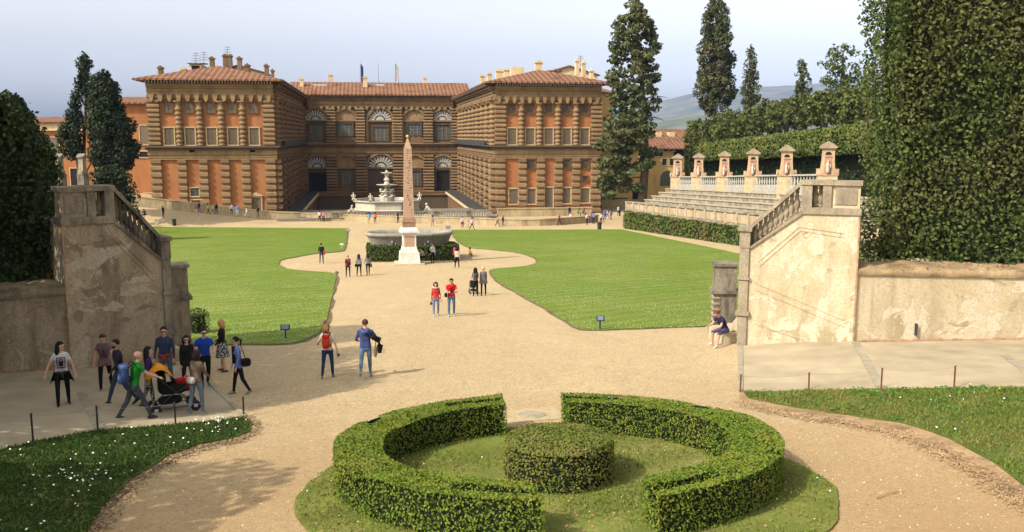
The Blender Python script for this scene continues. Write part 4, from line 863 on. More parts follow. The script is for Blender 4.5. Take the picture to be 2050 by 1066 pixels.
# ------------------------------------------------------------------ parapets
M_par = mk_plaster('parapet_stone', (.36,.27,.15), (.46,.36,.21), (.18,.14,.09), (.45,.75), None, .8)
def poly_wall(name, label, pts, th, m, mc):
    """pts: (x, y, z0, z1) along the wall"""
    e = empty(name, (pts[0][0], pts[0][1], pts[0][2]), label, 'wall'); sm = []
    n = len(pts)
    for nm, o, dz0, dz1, mm in (('wall', 0, -1.0, -.14, m), ('coping', .08, None, 0, mc)):
        mb = MB(); ring = []
        for i, (x, y, z0, z1) in enumerate(pts):
            q = pts[min(i+1, n-1)]; p = pts[max(i-1, 0)]; d = Vector((q[0]-p[0], q[1]-p[1])).normalized(); k = Vector((d.y, -d.x))
            lo = z0+dz0 if dz0 is not None else z1-.138
            for s, z in ((th/2+o, lo), (th/2+o, z1+dz1), (-th/2-o, z1+dz1), (-th/2-o, lo)): ring.append((x+k.x*s, y+k.y*s, z))
        mb.add(ring, [(4*i+j, 4*i+(j+1)%4, 4*i+4+(j+1)%4, 4*i+4+j) for i in range(n-1) for j in range(4)]+[(0,1,2,3), tuple(4*n-4+j for j in (3,2,1,0))])
        link(nm, mb.mesh(nm, e.location), mm, e)
    return e
pts = []
for x, yb, yt in ((200,398,384),(265,406,392),(310,411,397),(353,416,402),(395,421,407),(434,425,412),(478,430,417),(520,435,421),(559,440,424),(600,443,425)):
    q = PY(x, yb, 150); pts.append((q.x, 150, q.z-.3, PY(x, yt, 150).z))
poly_wall('parapet_wall', 'low stained parapet wall rising to the left below the orange wing', pts, .6, M_par, M_par)
pts = []
for x, yb, yt in ((604,440.5,426),(640,441.5,427),(700,443,429.5),(740,444.5,431),(790,446.5,432.5),(850,448,434),(920,449.5,435.6),(990,451.5,437.5),(1044,453,439.5),(1080,452.5,438.5),(1115,451,436.6),(1145,449,434.5),(1173,447,432.7),(1195,445,430)):
    q = G(x, yb); pts.append((q.x, q.y, q.z-.1, PY(x, yt, q.y).z))
poly_wall('parapet_wall', 'long curved parapet wall bowing out in front of the fountain terrace', pts, .55, M_par, M_par)
e = box_thing('garden_wall', 'low stone wall at the foot of the right palace wing', 'wall', M_par, XR0-.5, 37, 152, 152.6, -14, PY(1050,419,152).z)
# ------------------------------------------------------------------ terrace with balustrade and fountain
tz = -12.95; tx0, tx1 = PY(632,425,148).x, PY(979,425,148).x
e = empty('fountain_terrace', ((tx0+tx1)/2, 148, tz), 'stone fountain terrace edged with a long pale balustrade', 'terrace'); T_ = lambda nm, mm, mb, sm=False: link(nm, mb.mesh(nm, e.location, sm), mm, e)
M_grst = mk_plaster('grey_terrace', (.17,.145,.105), (.25,.215,.16), (.10,.085,.065), (.45,.75), None, 1)
T_('slab', M_grst, MB().box(tx0-6,tx1+1.5,148,166,-19.5,tz)); T_('front_wall', M_par, MB().box(tx0,tx1,147.5,147.998,-14.5,tz-.0)); T_('base_rail', M_grst, MB().box(tx0,tx1,147.45,148.05,tz+.002,tz+.12)); T_('coping', M_grst, MB().box(tx0-.1,tx1+.1,147.35,148.1,-12.05,-11.88))
M_bal = mat('pale_baluster', (.60,.53,.40), .2, 2); nb = 66; pb = None
for k in range(nb):
    x = tx0+.5+(tx1-tx0-1.0)*k/(nb-1)
    if k % 13 == 6: mb = MB(); mb.box(x-.3,x+.3,147.5,148,tz+.122,-12.052); T_('pier', M_grst, mb); continue
    if pb is None:
        mb = MB(); mb.lathe(0,0,[(.1,0),(.12,.05),(.07,.1),(.13,.3),(.07,.55),(.06,.65),(.12,.72),(.12,.776)],8); me = mb.mesh('baluster', smooth=True); me.materials.append(M_bal); pb = me
    o = bpy.data.objects.new('baluster', pb); COL.objects.link(o); o.parent = e; o.location = Vector((x, 147.75, tz+.122))-e.location
fx, fy = PY(775,400,159).x, 159.0
e = empty('fountain', (fx, fy, tz), 'white marble fountain with octagonal basin and two stacked dishes', 'fountain'); T_ = lambda nm, mm, mb, sm=False: link(nm, mb.mesh(nm), mm, e)
M_marbw = mk_plaster('fountain_marble', (.45,.40,.31), (.53,.48,.39), (.28,.23,.17), (.5,.85), None, 1)
mb = MB(); mb.lathe(0,0,[(7.6,0),(7.6,.2),(7.0,.21),(7.0,.42),(6.5,.43),(6.5,.55)],8,None,R(22.5),R(382.5)); T_('step', M_grst, mb)
mb = MB(); mb.lathe(0,0,[(5.9,.55),(6.0,.6),(5.75,.75),(5.75,1.9),(6.1,2.0),(6.15,2.2),(5.6,2.21),(5.5,1.7)],8,None,R(22.5),R(382.5)); T_('basin', M_marbw, mb)
wn = NT('water'); M_water = wn.done((.05,.07,.06), .08, wn.bump(wn.noise(3,3), .3, .05), .5)
mb = MB(); mb.lathe(0,0,[(5.6,1.72),(5.6,1.75)],8,None,R(22.5),R(382.5)); T_('water', M_water, mb)
zz = lambda py: PY(775,py,fy).z-tz
mb = MB(); mb.lathe(0,0,[(1.2,1.7),(1.3,zz(394)),(.6,zz(391)),(.9,zz(387)),(1.35,zz(384)),(.5,zz(381)),(.35,zz(377)),(.5,zz(374))],12); T_('stem', M_marbw, mb, True)
for k in range(6):
    a = k*math.pi/3+.3; mb = MB(); mb.tube([(1.25*math.cos(a),1.25*math.sin(a),zz(394)),(.75*math.cos(a),.75*math.sin(a),zz(387)),(1.1*math.cos(a),1.1*math.sin(a),zz(382)),(.5*math.cos(a),.5*math.sin(a),zz(378))],[.3,.24,.26,.12],7); mb.ball((1.1*math.cos(a),1.1*math.sin(a),zz(380)),.24,8); T_('carved_figure', M_marbw, mb, True)
mb = MB(); mb.lathe(0,0,[(.5,zz(374)),(1.2,zz(372.5)),(1.8,zz(370.5)),(1.85,zz(369.8)),(1.6,zz(370.2)),(.3,zz(371))],20); T_('dish', M_marbw, mb, True)
mb = MB(); mb.lathe(0,0,[(.45,zz(371)),(.5,zz(367)),(.3,zz(364)),(.55,zz(360)),(.25,zz(356)),(.35,zz(352)),(.4,zz(349))],10); T_('stem', M_marbw, mb, True)
mb = MB(); mb.lathe(0,0,[(.4,zz(349)),(.8,zz(347.5)),(1.0,zz(346)),(.9,zz(345.5)),(.2,zz(346))],18); T_('dish', M_marbw, mb, True); mb = MB(); mb.lathe(0,0,[(.2,zz(346)),(.3,zz(344)),(.12,zz(342)),(.04,zz(340))],8); T_('finial', M_marbw, mb, True)
def putto(p, h, label, lying=0, face=1):
    mb = MB()
    if not lying:
        pts = [(0,0,0),(0,0,.30*h),(.02*h,0,.52*h),(0,0,.7*h),(0,0,.8*h)]; mb.tube(pts,[.2*h,.17*h,.12*h,.16*h,.06*h],9); mb.ball((0,-.02*h,.89*h),.11*h,9)
        for s in (-1,1): mb.tube([(s*.15*h,0,.72*h),(s*.26*h,-.05*h,.55*h),(s*.14*h,-.18*h,.42*h)],[.06*h,.05*h,.035*h],6); mb.tube([(s*.08*h,-.05*h,.2*h),(s*.14*h,-.25*h,.22*h),(s*.12*h,-.27*h,.0)],[.09*h,.08*h,.05*h],6)
    else:
        f = face; mb.tube([(-.7*f*h,0,.12*h),(-.2*f*h,0,.16*h),(.2*f*h,0,.22*h),(.42*f*h,0,.5*h),(.5*f*h,0,.66*h),(.52*f*h,0,.76*h)],[.06*h,.12*h,.17*h,.16*h,.13*h,.06*h],9); mb.ball((.55*f*h,-.02*h,.86*h),.11*h,9)
        mb.tube([(.48*f*h,-.1*h,.62*h),(.7*f*h,-.15*h,.4*h),(.75*f*h,-.1*h,.08*h)],[.06*h,.05*h,.04*h],6); mb.tube([(0,-.1*h,.16*h),(-.35*f*h,-.15*h,.34*h),(-.6*f*h,-.12*h,.06*h)],[.11*h,.09*h,.05*h],6); mb.box(-.8*h,.8*h,-.25*h,.25*h,-.06*h,.04*h)
    o = link('statue', mb.mesh('statue', smooth=True), M_marbw); o.location = p; return tag(o, label, 'statue', 'marble figures around the fountain')
putto(Vector((fx-5.6,fy-2.0,tz+2.2)),1.35,'white marble figure on the left corner of the fountain basin'); putto(Vector((fx-2.8,fy-5.0,tz+2.2)),1.35,'white marble figure on the front left rim of the fountain basin'); putto(Vector((fx+5.4,fy-2.2,tz+2.2)),1.35,'white marble figure on the right corner of the fountain basin')
q = PY(692,418,152); putto(Vector((q.x,152,tz)),1.9,'reclining white marble figure on the terrace left of the fountain',1,1); q = PY(868,418,152); putto(Vector((q.x,152,tz)),2.1,'reclining white marble figure on the terrace right of the fountain',1,-1)
# ------------------------------------------------------------------ stone amphitheatre on the right
def lerp(a, b, t): return a+(b-a)*t
def AM(Y): t = (Y-87.2)/(123.8-87.2); return lerp(36.9,34.6,t), lerp(-9.1,-10.3,t), lerp(-7.6,-9.0,t)   # x, hedge top, wall top
M_seat = mk_plaster('lichen_stone', (.31,.26,.175), (.42,.365,.265), (.11,.095,.07), (.40,.66), None, 1.2)
mb = subdiv_box(0,1.2,62,123.8,0,1,.9,lambda v: (AM(v[1])[0]+v[0], v[1], lerp(zg(AM(v[1])[0],v[1])-.1, AM(v[1])[1], v[2]) if v[2] < .5 or True else 0))
hedge(mb, 42, .30, leafmat('front_hedge_leaf', (.05,.08,.015), (.13,.17,.035), .2, .55, (.17,.13,.05), .35), M_core, 'low clipped hedge running below the stone seats on the right', 'hedge', 'clipped_hedge', None, .1, .7)
e = empty('amphitheatre', (36, 100, -11), 'tiers of weathered stone seats rising behind the right hedge', 'amphitheatre'); S_ = lambda nm, mm, mb: link(nm, mb.mesh(nm, e.location), mm, e)
ys = list(np.linspace(60, 124.2, 14))
def strip_sec(fx0, fx1, fz0, fz1, ys):
    mb = MB(); vs = []
    for Y in ys: vs += [(fx0(Y),Y,fz0(Y)),(fx1(Y),Y,fz0(Y)),(fx1(Y),Y,fz1(Y)),(fx0(Y),Y,fz1(Y))]
    n = len(ys); mb.add(vs, [(4*i+j,4*i+(j+1)%4,4*i+4+(j+1)%4,4*i+4+j) for i in range(n-1) for j in range(4)]+[(0,1,2,3),tuple(4*n-4+j for j in (3,2,1,0))]); return mb
X_ = lambda Y: AM(Y)[0]; W_ = lambda Y: AM(Y)[2]; Hh = lambda Y: AM(Y)[1]
S_('front_wall', M_seat, strip_sec(lambda Y: X_(Y)+.5, lambda Y: X_(Y)+1.15, lambda Y: Hh(Y)-2.5, lambda Y: W_(Y)-.15, ys)); S_('coping', M_seat, strip_sec(lambda Y: X_(Y)+.35, lambda Y: X_(Y)+1.3, lambda Y: W_(Y)-.148, W_, ys)); S_('coping', M_seat, strip_sec(lambda Y: X_(Y)+.4, lambda Y: X_(Y)+.6, lambda Y: Hh(Y)-.02, lambda Y: Hh(Y)+.14, ys))
M_pier = mat('pier_stone', (.37,.31,.215), .35, 2)
for k in range(24):
    Y = 64+k*2.6; S_('pier', M_pier, MB().box(X_(Y)+.34,X_(Y)+.52,Y-.22,Y+.22,Hh(Y)+.145,W_(Y)-.15))
M_tierp = mk_plaster('seat_panel', (.40,.27,.16), (.50,.38,.25), (.2,.15,.1), (.45,.75), None, .9)
S_('panel', M_tierp, strip_sec(lambda Y: X_(Y)+.44, lambda Y: X_(Y)+.495, lambda Y: Hh(Y)+.3, lambda Y: W_(Y)-.3, ys))
for i in range(5):
    yy = list(np.linspace(60, 123.6+i*1.9, 14)); x0 = lambda Y, i=i: X_(Y)+1.9+i*1.75
    S_('tier', M_seat, strip_sec(x0, lambda Y: X_(Y)+13, lambda Y: W_(Y)-6 if i == 0 else W_(Y)-.7+.46*i-.3, lambda Y, i=i: W_(Y)-.7+.46*(i+1)-.12, yy)); S_('seat_edge', M_pier, strip_sec(lambda Y, x0=x0: x0(Y)-.12, lambda Y, x0=x0: x0(Y)+.6, lambda Y, i=i: W_(Y)-.7+.46*(i+1)-.118, lambda Y, i=i: W_(Y)-.7+.46*(i+1), yy))
# aedicules
M_aed = mk_plaster('aedicule_plaster', (.45,.27,.15), (.53,.39,.25), (.22,.15,.10), (.45,.75), None, 1.2); M_aedr = mat('niche_red', (.38,.20,.125), .3, 2); M_aedb = mat('aedicule_base', (.47,.365,.22), .3, 1.5)
def make_shrine():
    e = bpy.data.objects.new('niche_shrine', None); COL.objects.link(e); b = lambda nm, mm, mb, sm=False: link(nm, mb.mesh(nm, smooth=sm), mm, e)
    m = MB(); m.box(-1.0,1.0,-.75,.75,-1.5,1.3); b('pedestal', M_aedb, m); m = MB(); m.box(-1.08,1.08,-.83,.83,1.302,1.42); b('plinth', M_aed, m)
    m = MB(); m.prism([(-1.02,1.422),(1.02,1.422),(.98,1.6),(.72,2.1),(.64,3.0),(.62,4.1),(-.62,4.1),(-.64,3.0),(-.72,2.1),(-.98,1.6)],-.5,.55); b('body', M_aed, m)
    m = MB(); m.prism([(-.36,1.55),(.36,1.55)]+[(.36*math.cos(t),3.1+.36*math.sin(t)) for t in np.linspace(0,math.pi,9)],-.53,-.49); b('niche', M_aedr, m)
    m = MB(); m.prism([(.32*math.cos(t),3.5+.32*math.sin(t)) for t in np.linspace(0,math.pi,9)],-.56,-.48); b('shell', M_dk, m); m = MB(); m.box(-.4,.4,-.62,-.5,3.3,3.42); b('sill', M_aed, m)
    m = MB(); m.tube([(0,-.62,1.55),(.02,-.64,1.9),(-.03,-.64,2.3),(0,-.62,2.55),(0,-.62,2.68)],[.22,.2,.15,.2,.07],8); m.ball((0,-.62,2.78),.12,8); m.tube([(.18,-.62,2.5),(.26,-.68,2.2),(.1,-.75,2.05)],[.07,.05,.04],6); b('statue', M_marbw, m, True)
    m = MB(); m.box(-.78,.78,-.68,.68,4.102,4.22); m.box(-.88,.88,-.78,.78,4.222,4.34); b('cornice', M_aed, m)
    m = MB(); m.prism([(-.92,4.342),(.92,4.342),(.0,4.92)],-.8,.8); b('pediment', M_stR, m)
    for s in (-1,1): m = MB(); m.box(s*1.0-.14,s*1.0+.14,-.5,.5,1.422,2.0); b('scroll', M_aed, m)
    return e
def copy_tree(o, parent=None):
    c = o.copy(); COL.objects.link(c)
    if parent: c.parent = parent
    for ch_ in list(o.children): copy_tree(ch_, c)
    return c
spx = [(1356,308,372),(1398,306,373),(1449,302,374),(1506,297,374),(1573,290,375),(1655,283,376)]; s0 = make_shrine(); SH = []
names = ['niche shrine with statue at the far end of the row beside the ochre house','second niche shrine from the far end of the row above the stone seats','third niche shrine from the far end of the row above the stone seats','third niche shrine from the near end, centred above the stone seats','second nearest niche shrine of the row, left of the balustraded stair','nearest and largest niche shrine, standing just above the balustraded stair wall']
for i, (px, yt, yb) in enumerate(spx):
    q = PX(px, yb, 46); top = PY(px, yt, q.y).z; o = s0 if i == 0 else copy_tree(s0); o.location = (46, q.y, q.z); o.rotation_euler = (0,0,-.42); s_ = (top-q.z)/4.92; o.scale = (s_,s_,s_); tag(o, names[i], 'shrine', 'niche shrines above the seats'); SH.append((46, q.y, q.z))
lb_ = empty('amphitheatre', (-32, 90, -11), 'tiers of stone seats hidden behind the shaded wall on the left', 'amphitheatre'); ys3 = list(np.linspace(55, 107, 10)); ys4 = list(np.linspace(55, 127, 10))
for i in range(5):
    link('tier', strip_sec(lambda Y: -46, lambda Y, i=i: 6.6-X_(Y)-1.9-i*1.75, lambda Y: W_(Y)-6 if i == 0 else W_(Y)-.7+.46*i-.3, lambda Y, i=i: W_(Y)-.7+.46*(i+1), ys3 if i < 4 else ys4).mesh('tier', lb_.location), M_seat, lb_)
link('terrace', strip_sec(lambda Y: -46, lambda Y: -36.5, lambda Y: -13.5, lambda Y: 1e-3-5.4-(Y-100)*.045, ys4).mesh('terrace', lb_.location), M_seat, lb_)
for (px, yt, yb, Y), lb in (((122,308,366,117),'narrow weathered niche shrine behind the left wall, nearest the dark hedge'),((167,308,366,126),'narrow weathered niche shrine behind the left wall, below the tall cypress')):
    q = PY(px, yb, Y); top = PY(px, yt, Y).z; o = copy_tree(s0); s_ = (top-q.z)/4.92; o.location = q; o.scale = (s_*.8,s_*.8,s_)
    for c in o.children:
        c.data = c.data.copy(); c.data.materials[0] = M_stD if c.name.split('.')[0] in ('pedestal','pediment','cornice','plinth') else M_stR
    o.rotation_euler = (0,0,1.3); tag(o, lb, 'shrine', 'niche shrines above the seats')
# railing between aedicules
M_rail = mat('grey_balustrade', (.34,.32,.27), .3, 3); bme = None
for i, (a, b) in enumerate(zip(SH, SH[1:])):
    a = Vector(a); b = Vector(b); d = (b-a); L = d.length; u = d/L; a2 = a+u*1.15; b2 = b-u*1.15; e = empty('seat_balustrade', a2, ['first','second','third','fourth','fifth'][i]+' stone balustrade from the far end, between two niche shrines', 'balustrade', 'balustrades between the shrines')
    def beam(nm, z0, z1, w):
        m = MB(); vs = []
        for p in (a2, b2): vs += [(p.x-w,p.y,p.z+z0),(p.x+w,p.y,p.z+z0),(p.x+w,p.y,p.z+z1),(p.x-w,p.y,p.z+z1)]
        m.add(vs, [(0,1,2,3),(7,6,5,4)]+[(j,(j+1)%4,4+(j+1)%4,4+j) for j in range(4)]); link(nm, m.mesh(nm, e.location), M_rail, e)
    beam('base_rail', -1.0, .25, .22); beam('coping', 1.22, 1.4, .25); n = 10
    if bme is None:
        m = MB(); m.lathe(0,0,[(.13,0),(.08,.1),(.15,.35),(.08,.7),(.12,.97)],7); bme = m.mesh('baluster', smooth=True); bme.materials.append(M_rail)
    for k in range(n):
        o = bpy.data.objects.new('baluster', bme); COL.objects.link(o); o.parent = e; o.location = a2.lerp(b2, (k+.5)/n)-e.location+Vector((0,0,.252))
# car behind the wall
q = G(1213,432); p_ = PY(1213,392,172); M_car = mat('car_paint', (.55,.57,.6), .1, 1, rough=.3, spec=.5)
e = empty('parked_van', (p_.x, 172, -13.4), 'pale van parked behind the yard wall beside the palace', 'van'); m = MB(); m.prism([(-2.3,.5),(2.3,.5),(2.35,1.4),(1.6,1.5),(1.0,2.35),(-2.2,2.4),(-2.35,1.2)],-.9,.9); link('body', m.mesh('body'), M_car, e)
m = MB(); m.prism([(1.45,1.5),(.95,2.2),(-1.9,2.25),(-1.9,1.5)],-.92,-.89); link('window', m.mesh('window'), M_glass, e)
for s in (-1.4,1.4): m = MB(); m.lathe(s,0,[(.36,-.95),(.36,-.7)],14,lambda v: (v[0], v[2], v[1]+.36)); link('wheel', m.mesh('wheel'), M_dark, e)
# ------------------------------------------------------------------ tall hedges
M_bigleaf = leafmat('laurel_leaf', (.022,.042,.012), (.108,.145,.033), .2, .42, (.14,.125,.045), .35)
def wallbox(A, B, u0, u1, n0, n1, zf, st, sgn=1):
    u = (B-A).normalized(); n = Vector((-u.y, u.x)); n = n if n.y > 0 else -n
    def T(v):
        p = A+u*lerp(u0, u1, v[0])+n*lerp(n0, n1, v[1]); z0, z1 = zf(lerp(u0, u1, v[0])); return (p.x, p.y, lerp(z0, z1, v[2]))
    k = max(4, int(abs(u1-u0)/st)); mb = MB()
    def face(fn, na, nb):
        mb.add([T(fn(i/na, j/nb)) for j in range(nb+1) for i in range(na+1)], [(j*(na+1)+i, j*(na+1)+i+1, (j+1)*(na+1)+i+1, (j+1)*(na+1)+i) for j in range(nb) for i in range(na)])
    kn = max(2, int(abs(n1-n0)/st)); kz = 12
    face(lambda a,b:(a,0,b),k,kz); face(lambda a,b:(a,1,b),k,kz); face(lambda a,b:(0,a,b),kn,kz); face(lambda a,b:(1,a,b),kn,kz); face(lambda a,b:(a,b,1),k,kn)
    return mb
mb = wallbox(BR, CR, 1.7, 15, 1.35, 4.2, lambda u: (-4.35-.03*u, 8.0), .8)
mb.v = [(x-.32*sst(-1, 6, z)+.45*(1-sst(-4.4,-2.6,z))*(1-sst(17.2,18.6,x)), y+.16*math.sin(z*.9+x*.7)+.05*math.sin(x*1.9), z) for x, y, z in mb.v]
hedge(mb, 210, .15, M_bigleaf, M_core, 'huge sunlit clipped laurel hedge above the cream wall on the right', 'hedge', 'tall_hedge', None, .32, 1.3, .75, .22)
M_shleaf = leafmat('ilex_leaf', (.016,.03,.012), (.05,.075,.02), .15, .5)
def ltop(u):
    # the far end is lower, the part outside the frame higher
    return (-4.5, 1.3-2.6*(1-sst(.3, 1.7, u))**1.6+.35*math.sin(u*2.1)*sst(.8,1.6,u)) if u < 3.2 else (-4.5, lerp(1.3, 6.6, sst(3.4, 5.0, u)))
mb = wallbox(BL, CL, .42, 7.5, 1.2, 5.0, ltop, .45)
mb.v = [(x-.10*math.sin(z*2.1), y+.12*math.sin(z*1.7+x), z) for x, y, z in mb.v]
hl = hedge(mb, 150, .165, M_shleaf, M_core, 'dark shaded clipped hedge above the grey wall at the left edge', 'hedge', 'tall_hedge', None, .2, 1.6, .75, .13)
# the same row of ilex goes on to the left of the camera, outside the picture, and shades the ramp
def blob_part(name, cl, dens, size, m, par):
    Q = []
    for c, r in cl:
        n = int(12.6*r[0]*r[2]*dens); d = rng.normal(0,1,(n,3)); d /= np.linalg.norm(d,axis=1,keepdims=True); P = np.array(c)+d*np.array(r)*rng.uniform(.7,1.03,(n,1)); Q.append(leaf_quads(P, d, size, .8))
    q = np.concatenate(Q)-np.array(par.location); return link(name, quads_mesh(name, q), m, par)
blob_part('foliage', [((-13.2,23.5,-1.0),(2.0,3.6,6.2)),((-13.4,21.2,1.2),(1.8,1.9,5.0)),((-13.4,24.5,-4),(1.8,4,4)),((-13.6,18.6,-3.5),(1.6,2.2,4.2)),((-13.7,26.2,0.),(1.7,2.4,6.2)),((-13.2,15,-4),(2,2.6,3.6)),((-13.2,10.5,-2.),(2,3,5.6)),((-12.8,12.6,-1.5),(2,3.2,5.6)),((-13.2,22.3,0),(1.9,2.6,5.5))], 44, .3, M_shleaf, hl)
# ------------------------------------------------------------------ trees
M_bark = mat('bark', (.11,.08,.055), .4, 3, .6, 8)
def crown_quads(clumps, dens, size, tilt=.9):
    Q = []
    for c, r in clumps:
        a = 4*math.pi*((r[0]*r[1]+r[0]*r[2]+r[1]*r[2])/3); n = max(6, int(a*dens)); d = rng.normal(0,1,(n,3)); d /= np.linalg.norm(d,axis=1,keepdims=True)
        P = np.array(c)+d*np.array(r)*(rng.uniform(.35,1.0,(n,1))**.5); N = d+np.array([0,0,.3]); Q.append(leaf_quads(P, N, size, tilt))
    return np.concatenate(Q)
def tree(name, label, base, trunk, clumps, dens, size, m, group=None, cat='tree', limbs=()):
    e = empty(name, base, label, cat, group); mb = MB()
    mb.tube([p for p, r in trunk], [r for p, r in trunk], 8)
    for L in limbs: mb.tube([p for p, r in L], [r for p, r in L], 6)
    mb.build('trunk', M_bark, e); q = crown_quads(clumps, dens, size)-np.array(base); link('crown', quads_mesh('crown', q), m, e); return e
def pxclumps(prof, Y, step, rr, depth=.8, skip=0, flat=.8, gap=None, seed=1):
    """prof: list of (y, cx, half-width) in the photograph's measure -> clumps in the world at distance Y"""
    rs_ = random.Random(seed); ys_ = [p[0] for p in prof]; out = []; y = ys_[0]; s = Y/1850
    while y <= ys_[-1]:
        cx = np.interp(y, ys_, [p[1] for p in prof]); w = np.interp(y, ys_, [p[2] for p in prof]); n = max(1, int(w*2/rr*1.1))
        for k in range(n):
            if rs_.random() < skip: continue
            t = rs_.uniform(-1,1); off = t*max(0, w-rr*.5); p = PY(cx+off, y+rs_.uniform(-step,step)*.6, Y); dd = math.sqrt(max(0,1-t*t))*w*s*depth; p = p+Vector((0, rs_.uniform(-dd,dd), 0))
            if gap and gap(cx+off, y): continue
            r = rr*s*rs_.uniform(.65,1.25); out.append((tuple(p), (r, r, r*flat)))
        y += step
    return out
M_conif = leafmat('conifer_leaf', (.028,.045,.018), (.10,.12,.04), .15, .6, (.14,.12,.05), .15); M_cyp = leafmat('cypress_leaf', (.03,.045,.018), (.10,.12,.045), .15, .6, (.13,.10,.05), .2); M_cypd = leafmat('dark_cypress_leaf', (.014,.024,.012), (.042,.055,.022), .1, .6)
def at(px, py, Y): return PY(px, py, Y)
def trunk_px(L, Y): return [(at(px, py, Y), r) for px, py, r in L]
Yc = 140; b = at(1281, 402, Yc); b.z = zg(b.x, b.y)
prof = [(4,1270,14),(30,1270,30),(60,1272,44),(100,1272,54),(150,1270,52),(200,1266,54),(250,1260,58),(300,1256,60),(340,1250,56),(375,1240,44),(392,1228,18)]
cl = pxclumps(prof, Yc, 7, 13, .95, .14, .55, lambda x, y: (x > 1296 and 170 < y < 300 and ((x*7+y*3) % 41) < 24) or (x > 1272 and y > 335), 3)
tk = trunk_px([(1286,400,.75),(1292,330,.62),(1291,250,.5),(1284,150,.36),(1276,70,.2),(1271,10,.05)], Yc); tk.insert(0, (Vector((tk[0][0].x, Yc, b.z-.3)), .95))
rl_ = random.Random(5); limbs = []
for k in range(26):
    y = 30+k*13; cx = np.interp(y, [10,150,250,400], [1271,1284,1291,1286]); sx = rl_.choice((-1,-1,1)); L = np.interp(y, [p[0] for p in prof], [p[2] for p in prof])*rl_.uniform(.6,.95)
    p0 = at(cx, y, Yc); p2 = at(cx+sx*L, y+rl_.uniform(-4,16), Yc)+Vector((0, rl_.uniform(-3,3), 0)); limbs.append([(p0,.14),(p0.lerp(p2,.5)+Vector((0,0,.4)),.09),(p2,.03)])
tree('conifer_tree', 'very tall dark conifer with open branches beside the right palace wing', b, tk, cl, 5.2, .62, M_conif, 'tall trees on the right', limbs=limbs)
def cyp(label, Y, prof, tr, rr, dens, size, m, seed, group, skip=.05, step=6, name='cypress_tree', limbs=(), flat=1.1):
    b = at(tr[0][0], tr[0][1], Y); b.z = min(b.z, zg(b.x, b.y)) ; tk = trunk_px(tr, Y); tk.insert(0, (Vector((b.x, b.y, b.z-.2)), tr[0][2]*1.3))
    return tree(name, label, b, tk, pxclumps(prof, Y, step, rr, .9, skip, flat, None, seed), dens, size, m, group, limbs=[trunk_px(L, Y) for L in limbs])
cyp('tall columnar cypress with bare stem standing against the blue hills', 172, [(-14,1433,6),(10,1433,17),(40,1434,27),(90,1434,34),(140,1434,39),(185,1433,41),(208,1431,32),(226,1429,12)], [(1430,262,.45),(1430,225,.36),(1433,100,.2),(1433,0,.05)], 10, 7, .5, M_cyp, 11, 'tall trees on the right', .1)
cyp('slim cypress second from the left in front of the blue hills', 160, [(92,1504,3),(108,1504,9),(135,1503,15),(175,1502,19),(205,1501,20),(224,1500,14)], [(1501,262,.4),(1501,215,.3),(1503,100,.05)], 7, 7, .45, M_cyp, 12, 'tall trees on the right', .05)
cyp('small pale columnar tree rising out of the far wood', 160, [(123,1607,7),(140,1607,13),(170,1607,16),(198,1607,15)], [(1607,240,.4),(1607,150,.1)], 6, 6, .5, leafmat('pale_leaf', (.05,.065,.03), (.13,.14,.06), .2), 13, 'tall trees on the right')
M_dec = leafmat('broad_leaf', (.04,.055,.018), (.12,.14,.04), .2, .6)
cyp('broad round-headed tree at the top of the wood beside the huge hedge', 128, [(90,1688,12),(105,1688,28),(130,1685,40),(155,1684,40),(175,1685,34),(192,1688,18)], [(1686,240,.6),(1686,180,.4),(1688,100,.08)], 12, 3.6, .5, M_dec, 14, 'tall trees on the right', .15, 8, 'broadleaf_tree', flat=.8)
M_wood = leafmat('wood_leaf', (.045,.064,.017), (.15,.17,.043), .2, .6); M_wood2 = leafmat('wood_leaf_pale', (.045,.058,.018), (.125,.135,.042), .2, .6)
wl0 = [(1402,262,24,30,150,0),(1432,252,26,34,138,1),(1468,246,28,34,130,0),(1506,240,30,36,124,0),(1540,226,28,34,120,1),(1575,222,30,34,116,0),(1612,214,30,36,112,1),(1650,208,32,36,108,0),(1690,203,34,38,104,1),(1722,200,28,40,101,0)]
wl = [(a,b_+5,c*1.35,d*.72,62/(PY(a,272,1).x),k) for a,b_,c,d,_,k in wl0]
wn_ = ['leftmost low bushy tree of the wood, next to the red roof','second bushy tree from the left in the wood above the tall hedge','third bushy tree from the left in the wood above the tall hedge','bushy dark tree directly below the slim cypress','paler bushy tree just right of the slim cypress','bushy tree in the middle of the wood left of the small pale column','paler bushy tree at the foot of the small pale columnar tree','bushy tree below and left of the broad round-headed tree','paler bushy tree directly below the broad round-headed tree','rightmost bushy tree of the wood, touching the huge hedge']
for i, (px, py, rx, ry, Y, k) in enumerate(wl):
    b = at(px, py, Y); b.z = zg(b.x, b.y); tk = [(b, .5), (at(px, py+ry, Y), .35), (at(px, py-ry*.6, Y), .08)]
    cl = pxclumps([(py-ry,px,rx*.35),(py-ry*.6,px-2,rx*.8),(py,px,rx),(py+ry*.7,px,rx*1.05),(py+ry*1.3,px,rx*.9)], Y, 6, 9, 1.0, .02, .85, None, 30+i)
    tree('bushy_tree', wn_[i], b, tk, cl, 6.0, .52, M_wood2 if k else M_wood, 'bushy trees of the wood on the right')
